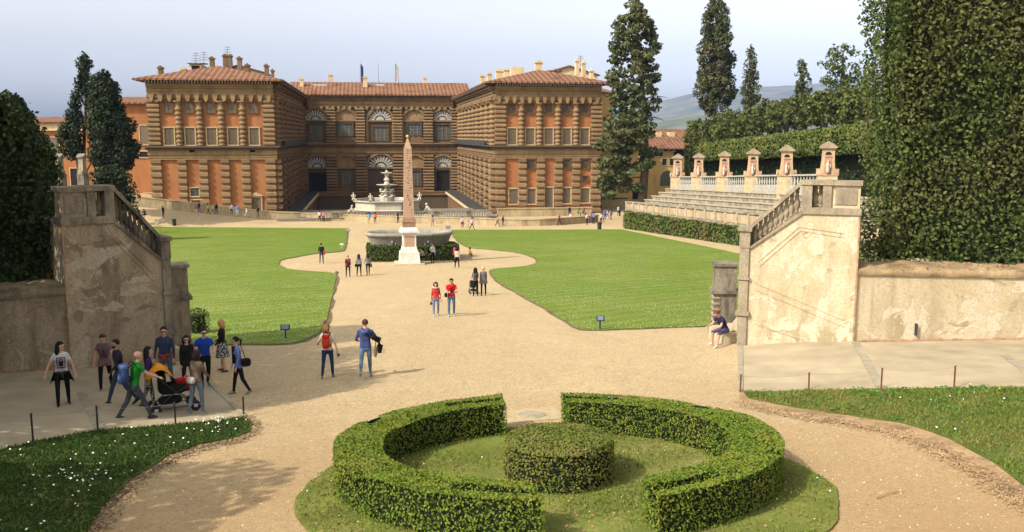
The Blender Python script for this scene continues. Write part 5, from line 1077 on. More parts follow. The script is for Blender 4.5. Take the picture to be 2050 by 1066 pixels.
# clipped tall hedge behind the shrines
def TH(Y): t = (Y-92)/(143.5-92); return lerp(1.25,-1.45,t), lerp(-1.75,-4.05,t)
mb = MB(); ys2 = np.linspace(66, 143.5, 60)
def patch2(fn, na, nb): mb.add([fn(i, j) for j in range(nb+1) for i in range(na+1)], [(j*(na+1)+i, j*(na+1)+i+1, (j+1)*(na+1)+i+1, (j+1)*(na+1)+i) for j in range(nb) for i in range(na)])
def bul(Y): return -.45*abs(math.sin(Y*.36))**.6
n_ = len(ys2)-1
for xf in (lambda Y: 51+bul(Y), lambda Y: 56.0): patch2(lambda i, j, xf=xf: (xf(ys2[i])+(.25 if j in (0,6) else 0), ys2[i], lerp(TH(ys2[i])[1], TH(ys2[i])[0], j/6)), n_, 6)
patch2(lambda i, j: (lerp(51.25+bul(ys2[i]) if j == 0 else 51, 56, j/5), ys2[i], TH(ys2[i])[0]), n_, 5); patch2(lambda i, j: (lerp(51.25+bul(ys2[i]) if j == 0 else 51, 56, j/5), ys2[i], TH(ys2[i])[1]), n_, 5)
for Y in (66, 143.5): patch2(lambda i, j, Y=Y: (lerp(51+bul(Y), 56, i/5), Y, lerp(TH(Y)[1], TH(Y)[0], j/6)), 5, 6)
mb2 = subdiv_box(52.9,55.5,66,143.2,0,1,1.5,lambda v: (v[0], v[1], lerp(zg(v[0],v[1]), TH(v[1])[1]+.05, v[2])))  # near-black box stands in for the shaded recess under the hedge
th = hedge(mb, 44, .30, leafmat('tall_hedge_leaf', (.06,.085,.02), (.15,.18,.04), .2, .55, (.19,.19,.05), .2), M_core, 'tall clipped hedge over a shade-dark recess behind the row of shrines', 'hedge', 'tall_hedge', None, .2, .8, .38, .08)
link('recess_shade', mb2.mesh('recess_shade', th.location), M_core, th); P, N = sample_surface(mb2.v, mb2.f, 9); link('inner_foliage', quads_mesh('inner_foliage', leaf_quads(P+N*(.28*rng.choice([-1,1],(len(P),1))), N, .42, .8)-np.array(th.location)), M_shleaf, th); mb = MB()
for k in range(44):
    Y = 67+k*1.75; X = 51.6+random.uniform(-.2,.8); mb.tube([(X,Y,TH(Y)[1]-4.5),(X+.1,Y,TH(Y)[1]-2),(X+random.uniform(-.2,.2),Y+.2,TH(Y)[1]+.2)],[.14,.11,.08],5)

end = subdiv_box(50.4,53.5,141.6,144.4,0,1,.8,lambda v: (v[0], v[1], lerp(zg(v[0],v[1])+3, TH(143)[0]-.2, v[2]))); V_ = np.array(end.v); P, N = sample_surface(end.v, end.f, 16); link('end_foliage', quads_mesh('end_foliage', leaf_quads(P, N, .5, .7)-np.array(th.location)), bpy.data.materials['tall_hedge_leaf'], th); link('end_core', end.mesh('end_core', th.location), M_core, th)
# ------------------------------------------------------------------ left cypresses and dark shrubs
cyp('broad dark cypress in front of the orange building on the left', 140, [(148,207,8),(165,207,22),(195,208,27),(225,212,37),(255,219,48),(290,225,52),(318,228,47),(345,224,28)], [(222,392,.5),(218,330,.4),(209,160,.08)], 13, 9, .46, M_cypd, 21, 'dark cypresses on the left', .04)
cyp('thin dark cypress with separate tufts left of the broad one', 144, [(112,166,6),(125,166,14),(155,167,17),(185,170,13),(196,171,6)], [(170,392,.3),(168,300,.26),(172,200,.2),(167,120,.06)], 9, 8, .42, M_cypd, 22, 'dark cypresses on the left', .04, limbs=([(170,330,.15),(150,290,.1),(146,250,.05)],[(170,350,.15),(186,320,.1),(188,280,.05)]))
cyp('low leaning dark cypress nearest the dark hedge on the left', 142, [(190,152,7),(205,152,13),(225,150,11),(240,147,19),(270,143,25),(300,142,24),(318,146,14)], [(164,392,.3),(156,330,.24),(148,290,.16),(150,200,.05)], 9, 8, .42, M_cypd, 23, 'dark cypresses on the left', .05)
mb = subdiv_box(0,1,0,1,0,1,.12,lambda v: (lambda q: (q.x, q.y+v[1]*2, q.z))(at(lerp(186,262,v[0])+6*math.sin(v[2]*5), lerp(425,lerp(352,332,math.sin(v[0]*3.1)),v[2]), 112)))
hedge(mb, 26, .34, M_cypd, M_core, 'dark round shrub below the broad cypress, behind the left balustrade', 'shrub', 'dark_shrub', None, .3, 1.0, .8, .25)
mb = MB(); q = G(396,668); mb.lathe(q.x,q.y,[(.42,q.z),(.5,q.z+.4),(.46,q.z+.85),(.2,q.z+1.0)],12); hedge(mb, 260, .09, M_hedge, M_core, 'small dark shrub beside the left pedestal at the lawn corner', 'shrub', 'small_shrub', None, .05, 3, .7, .05)
# ------------------------------------------------------------------ people
def fab(c): return mat('cloth_%d_%d_%d' % c, tuple(v*.74 for v in lin(c)), .3, 5, .35, 26, rough=.85)
def skinm(k=0): return mat('skin_%d' % k, ((.48,.27,.18),(.36,.19,.12),(.56,.34,.24))[k], .08, 6, rough=.55, spec=.35)
def hairm(c): return mat('hair_%d_%d_%d' % c, tuple(lin(c)), .35, 30, .4, 60, rough=.6)
M_shoe_sole = mat('sole', (.6,.6,.58), .1)
SEG = 8
def limb(prims, p0, p1, r0, r1, lab): prims.append((Vector(p0), Vector(p1), r0, r1, lab))
def skeleton(H, female, pose):
    """pose: legs (thigh, knee) L/R, arms (flex, abduct, elbow, inward) L/R, lean, head (turn, nod). Faces -Y."""
    k = H/1.75; P_ = []; J = {}
    hipz = .93*k; hw = (.095 if not female else .10)*k; sw = (.195 if not female else .165)*k
    lean = R(pose.get('lean', 3)); up = Vector((0,-math.sin(lean),math.cos(lean))); hip = Vector((0,0,hipz))
    def tp(h, x=0, y=0): return hip+up*(h*k)+Vector((x*k, y*k, 0))
    bw = pose.get('bulk', 1.0)
    # trunk: pairs of capsules side by side give an elliptical section
    for h0, h1, w0, w1, r0, r1, lab in ((-.06,.05,.075,.07,.105,.105,'p'),(.05,.18,.065,.055,.105,.10,'t'),(.18,.36,.055,.075,.10,.115,'t'),(.36,.46,.08,.075,.115,.095,'t')):
        if female: w0 *= .9; w1 *= .86; r0 *= .95; r1 *= .92
        for s in (-1,1): limb(P_, tp(h0, s*w0*bw), tp(h1, s*w1*bw), r0*k*bw, r1*k*bw, lab)
        limb(P_, tp(h0), tp(h1), r0*k*bw*.98, r1*k*bw*.98, lab)
    if female:
        for s in (-1,1): limb(P_, tp(.335, s*.07,-.07), tp(.33, s*.068,-.085), .055*k, .045*k, 't')
    limb(P_, tp(.47,-.10), tp(.49,0), .07*k, .06*k, 't'); limb(P_, tp(.47,.10), tp(.49,0), .07*k, .06*k, 't')
    turn, nod = pose.get('head', (0,0)); turn = R(turn); nod = R(nod); nb = tp(.52); J['neck'] = nb
    limb(P_, tp(.47), tp(.60,0,-.01), .055*k, .052*k, 's')
    fw = Vector((math.sin(turn)*math.cos(nod), -math.cos(turn)*math.cos(nod), -math.sin(nod))); hu = (Vector((0,0,1))+up-fw*fw.z*1.0-Vector((0,0,0))).normalized(); hu = (hu-fw*hu.dot(fw)).normalized(); rt = fw.cross(hu)
    hc = tp(.61)+hu*(.075*k)+fw*(.012*k); J['head'] = (hc, fw, hu, rt, k)
    limb(P_, hc+hu*(.035*k)-fw*(.02*k), hc+hu*(.03*k)+fw*(.015*k), .088*k, .085*k, 's'); limb(P_, hc-hu*(.03*k)+fw*(.02*k), hc-hu*(.075*k)+fw*(.045*k), .068*k, .043*k, 's')
    J['feet'] = []; 
    for s, (th, kn) in zip((-1,1), pose['legs']):
        sp = R(pose.get('spread', 3)); a = R(th); b = R(th-kn); h0 = hip+Vector((s*hw,0,-.03*k)); kd = Vector((s*math.sin(sp),-math.sin(a)*math.cos(sp),-math.cos(a)*math.cos(sp))); kp = h0+kd*(.43*k); ad = Vector((s*math.sin(sp)*.3,-math.sin(b),-math.cos(b))); an = kp+ad*(.41*k)
        limb(P_, h0, kp, .092*k, .062*k, 'p'); limb(P_, kp, kp+ad*(.14*k), .060*k, .062*k, 'p2'); limb(P_, kp+ad*(.14*k), an, .060*k, .042*k, 'p2')
        fd = Vector((s*.18,-1,0)).normalized(); pitch_ = min(.8, max(-.5, -b*.75)) if kn > 15 and th < 60 else 0
        fd = Vector((fd.x, fd.y*math.cos(pitch_), -math.sin(pitch_))); hl = an-fd*(.045*k)+Vector((0,0,-.045*k)); to = an+fd*(.15*k)+Vector((0,0,-.055*k))
        limb(P_, an, hl, .042*k, .036*k, 'f'); limb(P_, hl, to, .036*k, .030*k, 'f'); limb(P_, an, to, .04*k, .026*k, 'f'); J['feet'].append(to)
    J['hand'] = []; J['sh'] = []
    for s, (fl, ab, el, inw) in zip((-1,1), pose['arms']):
        sh = tp(.455, s*(sw/k-.01)); a = R(fl); ab = R(ab); e = R(fl+el); iw = R(inw)
        ud = Vector((s*math.sin(ab), -math.sin(a)*math.cos(ab), -math.cos(a)*math.cos(ab))); ep = sh+ud*(.29*k)
        fd = Vector((s*(math.sin(ab)*.6-math.sin(iw)), -math.sin(e), -math.cos(e))).normalized(); wp = ep+fd*(.245*k)
        limb(P_, sh-Vector((s*.05*k,0,0)), sh, .06*k, .056*k, 't'); limb(P_, sh, sh+ud*(.15*k), .056*k, .048*k, 'u1'); limb(P_, sh+ud*(.15*k), ep, .048*k, .041*k, 'u2'); limb(P_, ep, wp, .041*k, .027*k, 'u3')
        limb(P_, wp, wp+fd*(.085*k), .026*k, .030*k, 's'); J['hand'].append((wp+fd*(.08*k), fd, s)); J['sh'].append(sh)
    return P_, J
def cap_mesh(bm, p0, p1, r0, r1, n=10):
    d = p1-p0; L = d.length; d = d.normalized() if L > 1e-6 else Vector((0,0,1)); u = d.orthogonal().normalized(); w = d.cross(u); rings = []
    for c, r, sgn in ((p0, r0, -1), (p1, r1, 1)):
        for t in ((75,45,15) if sgn < 0 else (15,45,75)):
            t = R(t); rings.append([bm.verts.new(c+d*(sgn*r*math.sin(t))+(u*math.cos(2*math.pi*k/n)+w*math.sin(2*math.pi*k/n))*(r*math.cos(t))) for k in range(n)])
    for a, b in zip(rings, rings[1:]):
        for k in range(n): bm.faces.new((a[k], a[(k+1)%n], b[(k+1)%n], b[k]))
    bm.faces.new(rings[0][::-1]); bm.faces.new(rings[-1])
def body_mesh(name, H, female, pose, vox, style, fine=True):
    """one continuous skin: capsule solids fused by a voxel remesh; faces get slots skin/top/trousers/shoes by the nearest limb"""
    prims, J = skeleton(H, female, pose); k = H/1.75
    if fine:
        hc, fw, hu, rt, _ = J['head']; limb(prims, hc-hu*.005*k+fw*.085*k, hc-hu*.028*k+fw*.108*k, .012*k, .016*k, 's')
        for s in (-1,1): limb(prims, hc+rt*(s*.088*k)-hu*.0*k-fw*.01*k, hc+rt*(s*.09*k)-hu*.03*k-fw*.005*k, .018*k, .013*k, 's')
    bm = bmesh.new()
    for p0, p1, r0, r1, lab in prims: cap_mesh(bm, p0, p1, r0, r1)
    me = bpy.data.meshes.new('tmp'); bm.to_mesh(me); bm.free(); ob = bpy.data.objects.new('tmp', me); COL.objects.link(ob)
    md = ob.modifiers.new('r', 'REMESH'); md.mode = 'VOXEL'; md.voxel_size = vox; md.use_smooth_shade = True
    ms = ob.modifiers.new('s', 'SMOOTH'); ms.iterations = 3 if fine else 1; ms.factor = .5
    dg = bpy.context.evaluated_depsgraph_get(); out = bpy.data.meshes.new_from_object(ob.evaluated_get(dg)); bpy.data.objects.remove(ob); bpy.data.meshes.remove(me); out.name = name
    n = len(out.polygons); C_ = np.empty(n*3); out.polygons.foreach_get('center', C_); C_ = C_.reshape(-1,3); best = np.full(n, 1e9); lab = np.zeros(n, int)
    hem = style.get('hem', .03)*k+.93*k; slv = style.get('sleeve', 'long'); sh = style.get('short', False)
    m_ = {'s':0,'t':1,'p':2,'f':3,'p2':0 if sh else 2,'u1':1,'u2':1 if slv == 'long' else 0,'u3':1 if slv == 'long' else 0}
    if slv == 'none': m_['u1'] = 0
    for p0, p1, r0, r1, l in prims:
        a = np.array(p0); d = np.array(p1)-a; L = d.dot(d)+1e-9; t = np.clip((C_-a)@d/L, 0, 1); dist = np.linalg.norm(C_-a-t[:,None]*d, axis=1)-(r0+(r1-r0)*t); b = dist < best; best[b] = dist[b]; lab[b] = m_[l]
    if pose['legs'][0][0] < 60: lab[(lab == 2) & (C_[:,2] > hem)] = 1; 
    if style.get('hem', 0) > 0.05: lab[(lab == 1) & (C_[:,2] < hem-.0*k) & (np.abs(C_[:,0]) < .2*k) & (C_[:,2] < .99*k)] = 2
    if fine: # fingers, thumb, eyes and mouth joined into the body
        mb = MB(); nf = 0
        for p, fd, s in J['hand']:
            side = fd.cross(Vector((0,-1,0.01))).normalized() if abs(fd.y) < .9 else Vector((1,0,0)); dn = fd.cross(side).normalized(); curl = dn if dn.dot(Vector((-s,0,-.2))) > 0 else -dn
            for q in range(4):
                o = (q-1.5)*.019*k; l = (.062,.074,.07,.055)[q]*k; b0 = p+side*o; mb.tube([b0-fd*.02*k, b0+fd*l*.5+curl*.006*k, b0+fd*l*.9+curl*.024*k], [.0095*k,.009*k,.007*k], 5)
            b0 = p-fd*.045*k+side*(-.026*k); mb.tube([b0, b0-side*.026*k+fd*.026*k+curl*.01*k, b0-side*.03*k+fd*.055*k+curl*.018*k], [.012*k,.0105*k,.008*k], 5)
        nf = len(mb.f); hc, fw, hu, rt, _ = J['head']
        for s in (-1,1): c = hc+rt*(s*.034*k)+hu*.008*k+fw*.082*k; mb.ball(c, .0125*k, 6)
        ne = len(mb.f); mb.tube([hc-hu*.062*k+fw*.083*k-rt*.022*k, hc-hu*.064*k+fw*.09*k, hc-hu*.062*k+fw*.083*k+rt*.022*k], .006*k, 4)
        bm = bmesh.new(); bm.from_mesh(out); L0 = len(bm.faces); vs = [bm.verts.new(v) for v in mb.v]
        for f in mb.f:
            try: bm.faces.new([vs[i] for i in f]).smooth = True
            except ValueError: pass
        bm.to_mesh(out); bm.free(); ex = len(out.polygons)-len(lab); add = np.zeros(ex, int); add[nf:ne] = 4; add[ne:] = 5; lab = np.concatenate([lab, add])
    out.polygons.foreach_set('material_index', lab.astype(np.int32)); out.update(); return out, J
def kid(name, mb, m, par, sm=True):
    return link(name, mb.mesh(name, smooth=sm), m, par)
def add_hair(par, J, style, m):
    hc, fw, hu, rt, k = J['head']; mb = MB(); n = 14; vs = []; c0 = hc+hu*.042*k-fw*.012*k
    if style == 'bald': return
    r = .103*k if style != 'short' else .098*k
    # cap: a sphere patch leaving the face free
    for j in range(9):
        ph = math.pi*j/12.0
        for q in range(n):
            th = 2*math.pi*q/n; d = hu*math.cos(ph)+(fw*math.cos(th)+rt*math.sin(th))*math.sin(ph); p = c0+d*r*(1+.03*math.sin(th*5+j))
            f = (p-hc).dot(fw)/k; h = (p-hc).dot(hu)/k
            if f > .03 and h < .055: p = p-fw*((f-.03)*k*1.0)+hu*0; p = p+(c0-p)*.12
            vs.append(p)
    mb.add(vs, [(j*n+q, j*n+(q+1)%n, (j+1)*n+(q+1)%n, (j+1)*n+q) for j in range(8) for q in range(n)])
    if style in ('bob', 'long'):
        L = .20 if style == 'bob' else .36
        for s in (-1,0,1):
            a = c0+rt*(s*.062*k)-fw*(.05*k if s == 0 else .02*k); dn = Vector((0,0,-1)); b_ = a+dn*L*.5*k+rt*s*.012*k-fw*.02*k; e_ = a+dn*L*k+rt*s*.012*k-fw*.035*k
            mb.tube([a+hu*.02*k, b_, e_], [.062*k,.058*k,.036*k if style == 'bob' else .03*k], 8)
    if style in ('pony', 'bun'):
        a = c0-fw*.09*k+hu*.0*k; mb.tube([a, a-fw*.05*k-hu*.02*k, a-fw*.05*k-Vector((0,0,.18*k if style == 'pony' else .03*k))], [.03*k,.035*k,.018*k], 7)
    kid('hair', mb, m, par)
def add_glasses(par, J):
    hc, fw, hu, rt, k = J['head']; mb = MB()
    for s in (-1,1):
        c = hc+rt*(s*.036*k)+hu*.012*k+fw*.094*k; mb.add([c+rt*a*.028*k+hu*b*.02*k+fw*f*.006*k for f in (-1,1) for a, b in ((-1,-.7),(-.5,-1),(.5,-1),(1,-.7),(1,.8),(-1,.8))], [(0,1,2,3,4,5),(11,10,9,8,7,6)]+[(i,i+6,(i+1)%6+6,(i+1)%6) for i in range(6)])
        mb.tube([c+rt*s*.026*k, hc+rt*s*.094*k+hu*.012*k-fw*.02*k], .004*k, 4)
    mb.tube([hc-rt*.01*k+hu*.015*k+fw*.098*k, hc+rt*.01*k+hu*.015*k+fw*.098*k], .004*k, 4); kid('sunglasses', mb, mat('sunglass', (.012,.012,.014), .1, rough=.2, spec=.5), par)
STAND = dict(legs=((2,2),(-2,3)), arms=((4,9,14,4),(2,9,12,4)), lean=1)
WALK = dict(legs=((22,6),(-16,22)), arms=((-16,9,14,0),(20,9,22,0)), lean=4)
WALK2 = dict(legs=((-14,26),(20,5)), arms=((18,10,24,0),(-14,9,16,0)), lean=4)
STROLL = dict(legs=((10,4),(-8,14)), arms=((-6,10,10,0),(10,10,20,0)), lean=3)
HOLD = dict(legs=((12,4),(-8,16)), arms=((20,14,78,46),(20,14,78,46)), lean=2, head=(0,18))
SIT = dict(legs=((84,86),(80,78)), arms=((36,10,40,18),(34,10,42,18)), lean=18, head=(0,30), spread=9)
PUSH = dict(legs=((26,8),(-20,14)), arms=((44,6,22,4),(42,6,22,4)), lean=12)
def person(px, py, rz, H, female, pose, top, pants, label, hair='short', hc=(40,28,20), shoes=(60,55,50), sk=0, glasses=False, style=None, vox=.020, z=None, pos=None, group=None):
    p = pos or G(px, py); st = style or {}; me, J = body_mesh('person', H, female, pose, vox, st)
    mats = [skinm(sk), top if not isinstance(top, tuple) else fab(top), pants if not isinstance(pants, tuple) else fab(pants), fab(shoes), mat('eye', (.02,.015,.012), .1, rough=.3), mat('lips', (.38,.14,.11), .1)]
    for m_ in mats: me.materials.append(m_)
    zmin = min(v.co.z for v in me.vertices)
    o = bpy.data.objects.new('person', me); COL.objects.link(o); o.location = p-Vector((0,0,zmin)) if z is None else Vector((p.x,p.y,z)); o.rotation_euler = (0,0,R(rz)); tag(o, label, 'person', group)
    add_hair(o, J, hair, hairm(hc))
    if glasses: add_glasses(o, J)
    return o, J
def worn(name, label, cat, o, build, group=None):
    """a thing carried by a person: own top-level Empty at the person's place, built in the person's frame"""
    e = empty(name, o.location, label, cat, group); e.rotation_euler = o.rotation_euler
    for nm, mb, m in build: link(nm, mb.mesh(nm, smooth=True), m, e)
    return e
def rbox(cx, cy, cz, sx, sy, sz, bulge=.3, n=10):
    """soft rounded bag shape (superellipsoid)"""
    mb = MB(); vs = []; m = 8; pw = lambda v, e: math.copysign(abs(v)**e, v)
    for j in range(m+1):
        ph = -math.pi/2+math.pi*j/m
        for q in range(n):
            t = 2*math.pi*q/n; vs.append((cx+sx*pw(math.cos(ph),.55)*pw(math.cos(t),.6), cy+sy*pw(math.cos(ph),.6)*pw(math.sin(t),.7), cz+sz*pw(math.sin(ph),.7)))
    return mb.add(vs, [(j*n+q, j*n+(q+1)%n, (j+1)*n+(q+1)%n, (j+1)*n+q) for j in range(m) for q in range(n)])
def backpack(o, J, H, c1, c2, label, sc_=1.0, c3=(40,40,45)):
    k = H/1.75; m1, m2, m3 = fab(c1), fab(c2), fab(c3); b = rbox(0,.215*k,1.20*k,.15*k*sc_,.10*k*sc_,.235*k*sc_); pk = rbox(0,.31*k,1.10*k,.11*k*sc_,.04*k*sc_,.11*k*sc_); lid = rbox(0,.22*k,1.385*k,.145*k*sc_,.105*k*sc_,.07*k*sc_); s_ = MB()
    for s in (-1,1): s_.tube([(s*.09*k,.13*k,1.36*k),(s*.105*k,.02*k,1.475*k),(s*.115*k,-.12*k,1.36*k),(s*.13*k,-.09*k,1.18*k),(s*.12*k,.12*k,1.05*k)], .018*k, 6)
    return worn('backpack', label, 'backpack', o, (('bag', b, m1), ('pocket', pk, m2), ('lid', lid, m2), ('strap', s_, m3)))
def shbag(o, J, H, c, label, side=1, h=.92, sz=.13, y=.02, long=True, name='shoulder_bag'):
    k = H/1.75; b = rbox(side*.25*k, y*k, h*k, .07*k, sz*k, sz*.85*k); s_ = MB()
    if long: s_.tube([(side*.24*k,y*k,(h+sz*.7)*k),(side*.20*k,.14*k,1.2*k),(-side*.05*k,.10*k,1.44*k),(-side*.10*k,.0,1.49*k),(-side*.06*k,-.13*k,1.36*k),(side*.14*k,-.14*k,1.12*k),(side*.24*k,(y-.04)*k,(h+sz*.7)*k)], .013*k, 5)
    else: s_.tube([(side*.25*k,(y-.08)*k,(h+sz*.7)*k),(side*.25*k,y*k,(h+sz*1.6)*k),(side*.25*k,(y+.08)*k,(h+sz*.7)*k)], .012*k, 5)
    return worn(name, label, 'bag', o, (('bag', b, fab(c)), ('strap', s_, fab(c))))
def skirt(o, H, m, z0, z1, r0, r1, name='skirt', open_=0):
    k = H/1.75; mb = MB(); n = 20; rows = 6; vs = []
    for j in range(rows+1):
        t = j/rows; z = (z1+(z0-z1)*t)*k; r = (r1+(r0-r1)*t)*k
        for q in range(n):
            a = 2*math.pi*q/n; w = 1+.06*math.sin(a*6+1)*t; vs.append((r*1.12*w*math.cos(a), r*.92*w*math.sin(a), z+.012*math.sin(a*3)*t))
    fs = [(j*n+q, j*n+(q+1)%n, (j+1)*n+(q+1)%n, (j+1)*n+q) for j in range(rows) for q in range(n) if not (open_ and math.sin(2*math.pi*(q+.5)/n) < -open_)]
    mb.add(vs, fs); return kid(name, mb, m, o)
def patm(name, a, b, s):
    n = NT(name); tc = n.n('TexCoord'); v = n.n('TexVoronoi', Scale=s); n.l(tc.outputs['Object'], v.inputs['Vector']); return n.done(n.mix(n.ramp(v.outputs['Distance'], .35, .42), a, b), .9)
# --- the group in the shade of the left wall
K = (20,18,18)
o, J = person(128,813,18,1.66,True,dict(legs=((14,4),(-9,12)),arms=((2,30,22,-4),(4,22,14,0)),lean=0,head=(55,0)),(212,205,208),K,'girl in white printed T-shirt and black trousers near the left edge','long',(15,13,14),(35,33,36),0,style=dict(sleeve='short',hem=.02))
mb = MB(); kx = 1.66/1.75
mb.box(-.105*kx,.105*kx,-.178*kx,-.150*kx,1.07*kx,1.09*kx); mb.box(-.105*kx,.105*kx,-.188*kx,-.150*kx,1.335*kx,1.355*kx); mb.box(-.105*kx,-.085*kx,-.186*kx,-.150*kx,1.09*kx,1.335*kx); mb.box(.085*kx,.105*kx,-.186*kx,-.150*kx,1.09*kx,1.335*kx); mb.box(-.05*kx,.05*kx,-.186*kx,-.150*kx,1.12*kx,1.25*kx); mb.box(-.06*kx,.06*kx,-.19*kx,-.150*kx,1.29*kx,1.305*kx)
kid('shirt_print', mb, fab((40,20,35)), o, False)
skirt(o, 1.66, fab(K), .66, .97, .25, .16, 'tied_jacket', .45); mb = MB(); mb.tube([(-.1*kx,-.14*kx,.96*kx),(0,-.17*kx,.94*kx),(.1*kx,-.14*kx,.96*kx)],.03,6); mb.tube([(.0,-.17*kx,.94*kx),(.03,-.19*kx,.8*kx)],[.03,.02],6); kid('tied_sleeve', mb, fab((60,58,60)), o)
o, J = person(213,784,8,1.62,True,dict(legs=((10,6),(-10,16)),arms=((2,16,14,0),(6,16,20,0)),lean=4,head=(-5,25)),(128,100,105),K,'woman in mauve patterned cardigan and black trousers looking down by the left wall','short',(70,45,32),(150,140,130),0,style=dict(hem=-.16,sleeve='short'))
kid('scarf', MB().tube([(-.08,-.1,1.33),(-.05,-.16,1.2),(-.06,-.16,.98)],[.03,.035,.03],7).tube([(.08,-.1,1.33),(.05,-.16,1.2),(.06,-.16,.98)],[.03,.035,.03],7), fab((104,84,90)), o)
o, J = person(243,811,-62,1.78,False,WALK,(45,42,52),(62,72,88),'bearded man in dark jacket walking left behind the man in green','short',(30,24,20),(50,45,42),1)
hc,fw,hu,rt,k = J['head']; kid('beard', MB().ball(hc-hu*.06*k+fw*.04*k,.062*k,9,(1,1,.85)), hairm((35,26,22)), o)
o, J = person(272,840,118,1.78,False,PUSH,(28,135,42),(68,74,84),'bald man in bright green T-shirt pushing the stroller','bald',(40,30,20),(55,52,52),0,style=dict(sleeve='short',hem=.0))
backpack(o, J, 1.78, (58,78,125), (92,112,160), 'blue and grey backpack on the man in green', 1.08)
o, J = person(300,818,105,1.64,True,STROLL,(58,42,96),patm('leopard',(.5,.46,.42),(.03,.028,.028),34),'woman in purple jacket and black and white leggings hidden beside the man in green','long',(22,16,14),(60,50,50),0)
o, J = person(334,778,-5,1.80,False,dict(legs=((8,2),(-6,10)),arms=((4,12,14,4),(4,12,14,4)),lean=0,head=(10,4)),(52,66,92),(92,108,132),'man in navy sweater and sunglasses standing behind the stroller','short',(20,16,14),(60,50,40),0,True,style=dict(hem=.02))
kid('tied_sweater', MB().tube([(.17,.05,1.0),(.12,-.14,.99),(0,-.18,.97),(-.12,-.14,.99),(-.17,.05,1.0),(0,.16,1.0),(.17,.05,1.0)],.045,8).tube([(0,-.18,.98),(.05,-.2,.85),(.03,-.2,.76)],[.05,.05,.03],7), fab((150,62,38)), o)
o, J = person(412,778,20,1.80,False,dict(legs=((16,4),(-14,18)),arms=((10,26,70,40),(20,16,70,30)),lean=2,head=(10,4)),(30,66,165),K,'man in bright blue T-shirt and sunglasses coming round the wall corner','short',(22,17,15),(60,140,95),0,True,style=dict(sleeve='short'))
o, J = person(378,784,15,1.62,True,STAND,(26,24,28),(30,28,32),'dark haired woman in black and sunglasses half hidden behind the stroller','bob',(22,16,14),(40,36,36),0,True)
o, J = person(396,830,150,1.68,True,dict(legs=((6,4),(-8,14)),arms=((18,12,30,10),(12,14,24,6)),lean=5,head=(0,10)),(118,100,84),(110,124,142),'woman in taupe sweater and pale jeans seen from behind beside the stroller','bob',(38,26,22),(170,160,150),0,style=dict(hem=-.05))
worn('waist_bag', 'white waist bag with an orange red pompom on the woman in taupe', 'bag', o, (('bag', rbox(.02,.17,.93,.13,.06,.09), fab((200,190,185))), ('pompom', MB().ball((.16,.18,1.0),.062,10), fab((225,70,35)))))
mp_ = patm('skirt_pattern',(.55,.52,.48),(.04,.038,.04),26)
o, J = person(447,744,-95,1.68,True,dict(legs=((5,2),(-5,6)),arms=((10,8,50,16),(8,8,30,8)),lean=0,head=(0,0)),(24,22,26),(200,160,135),'blonde woman in black top and black and white patterned skirt at the lawn corner','bob',(175,135,85),(120,80,60),0,style=dict(sleeve='long',hem=.0))
for f in o.data.polygons:
    if f.material_index == 2 and f.center.z < .80: f.material_index = 0
skirt(o, 1.68, mp_, .50, 1.0, .25, .15); shbag(o, J, 1.68, (190,180,60), 'yellow bag on the arm of the woman in the patterned skirt', -1, .78, .11, -.02, False)
o, J = person(480,790,-70,1.68,True,dict(legs=((12,4),(-10,18)),arms=((4,10,18,4),(2,10,16,4)),lean=4,head=(-10,5)),(112,126,186),K,'dark haired woman in open lilac blue shirt walking off the left ramp','pony',(24,17,16),(130,145,130),0,True,style=dict(hem=-.10))
kid('vest', MB().add([(-.06,-.165,1.4),(.06,-.165,1.4),(.075,-.16,.92),(-.075,-.16,.92),(-.06,-.10,1.4),(.06,-.10,1.4),(.075,-.08,.92),(-.075,-.08,.92)],[(0,1,2,3),(7,6,5,4),(0,4,5,1),(1,5,6,2),(2,6,7,3),(3,7,4,0)]), fab(K), o)
shbag(o, J, 1.68, K, 'black shoulder bag of the woman in the lilac blue shirt', 1, 1.0, .15, .16)
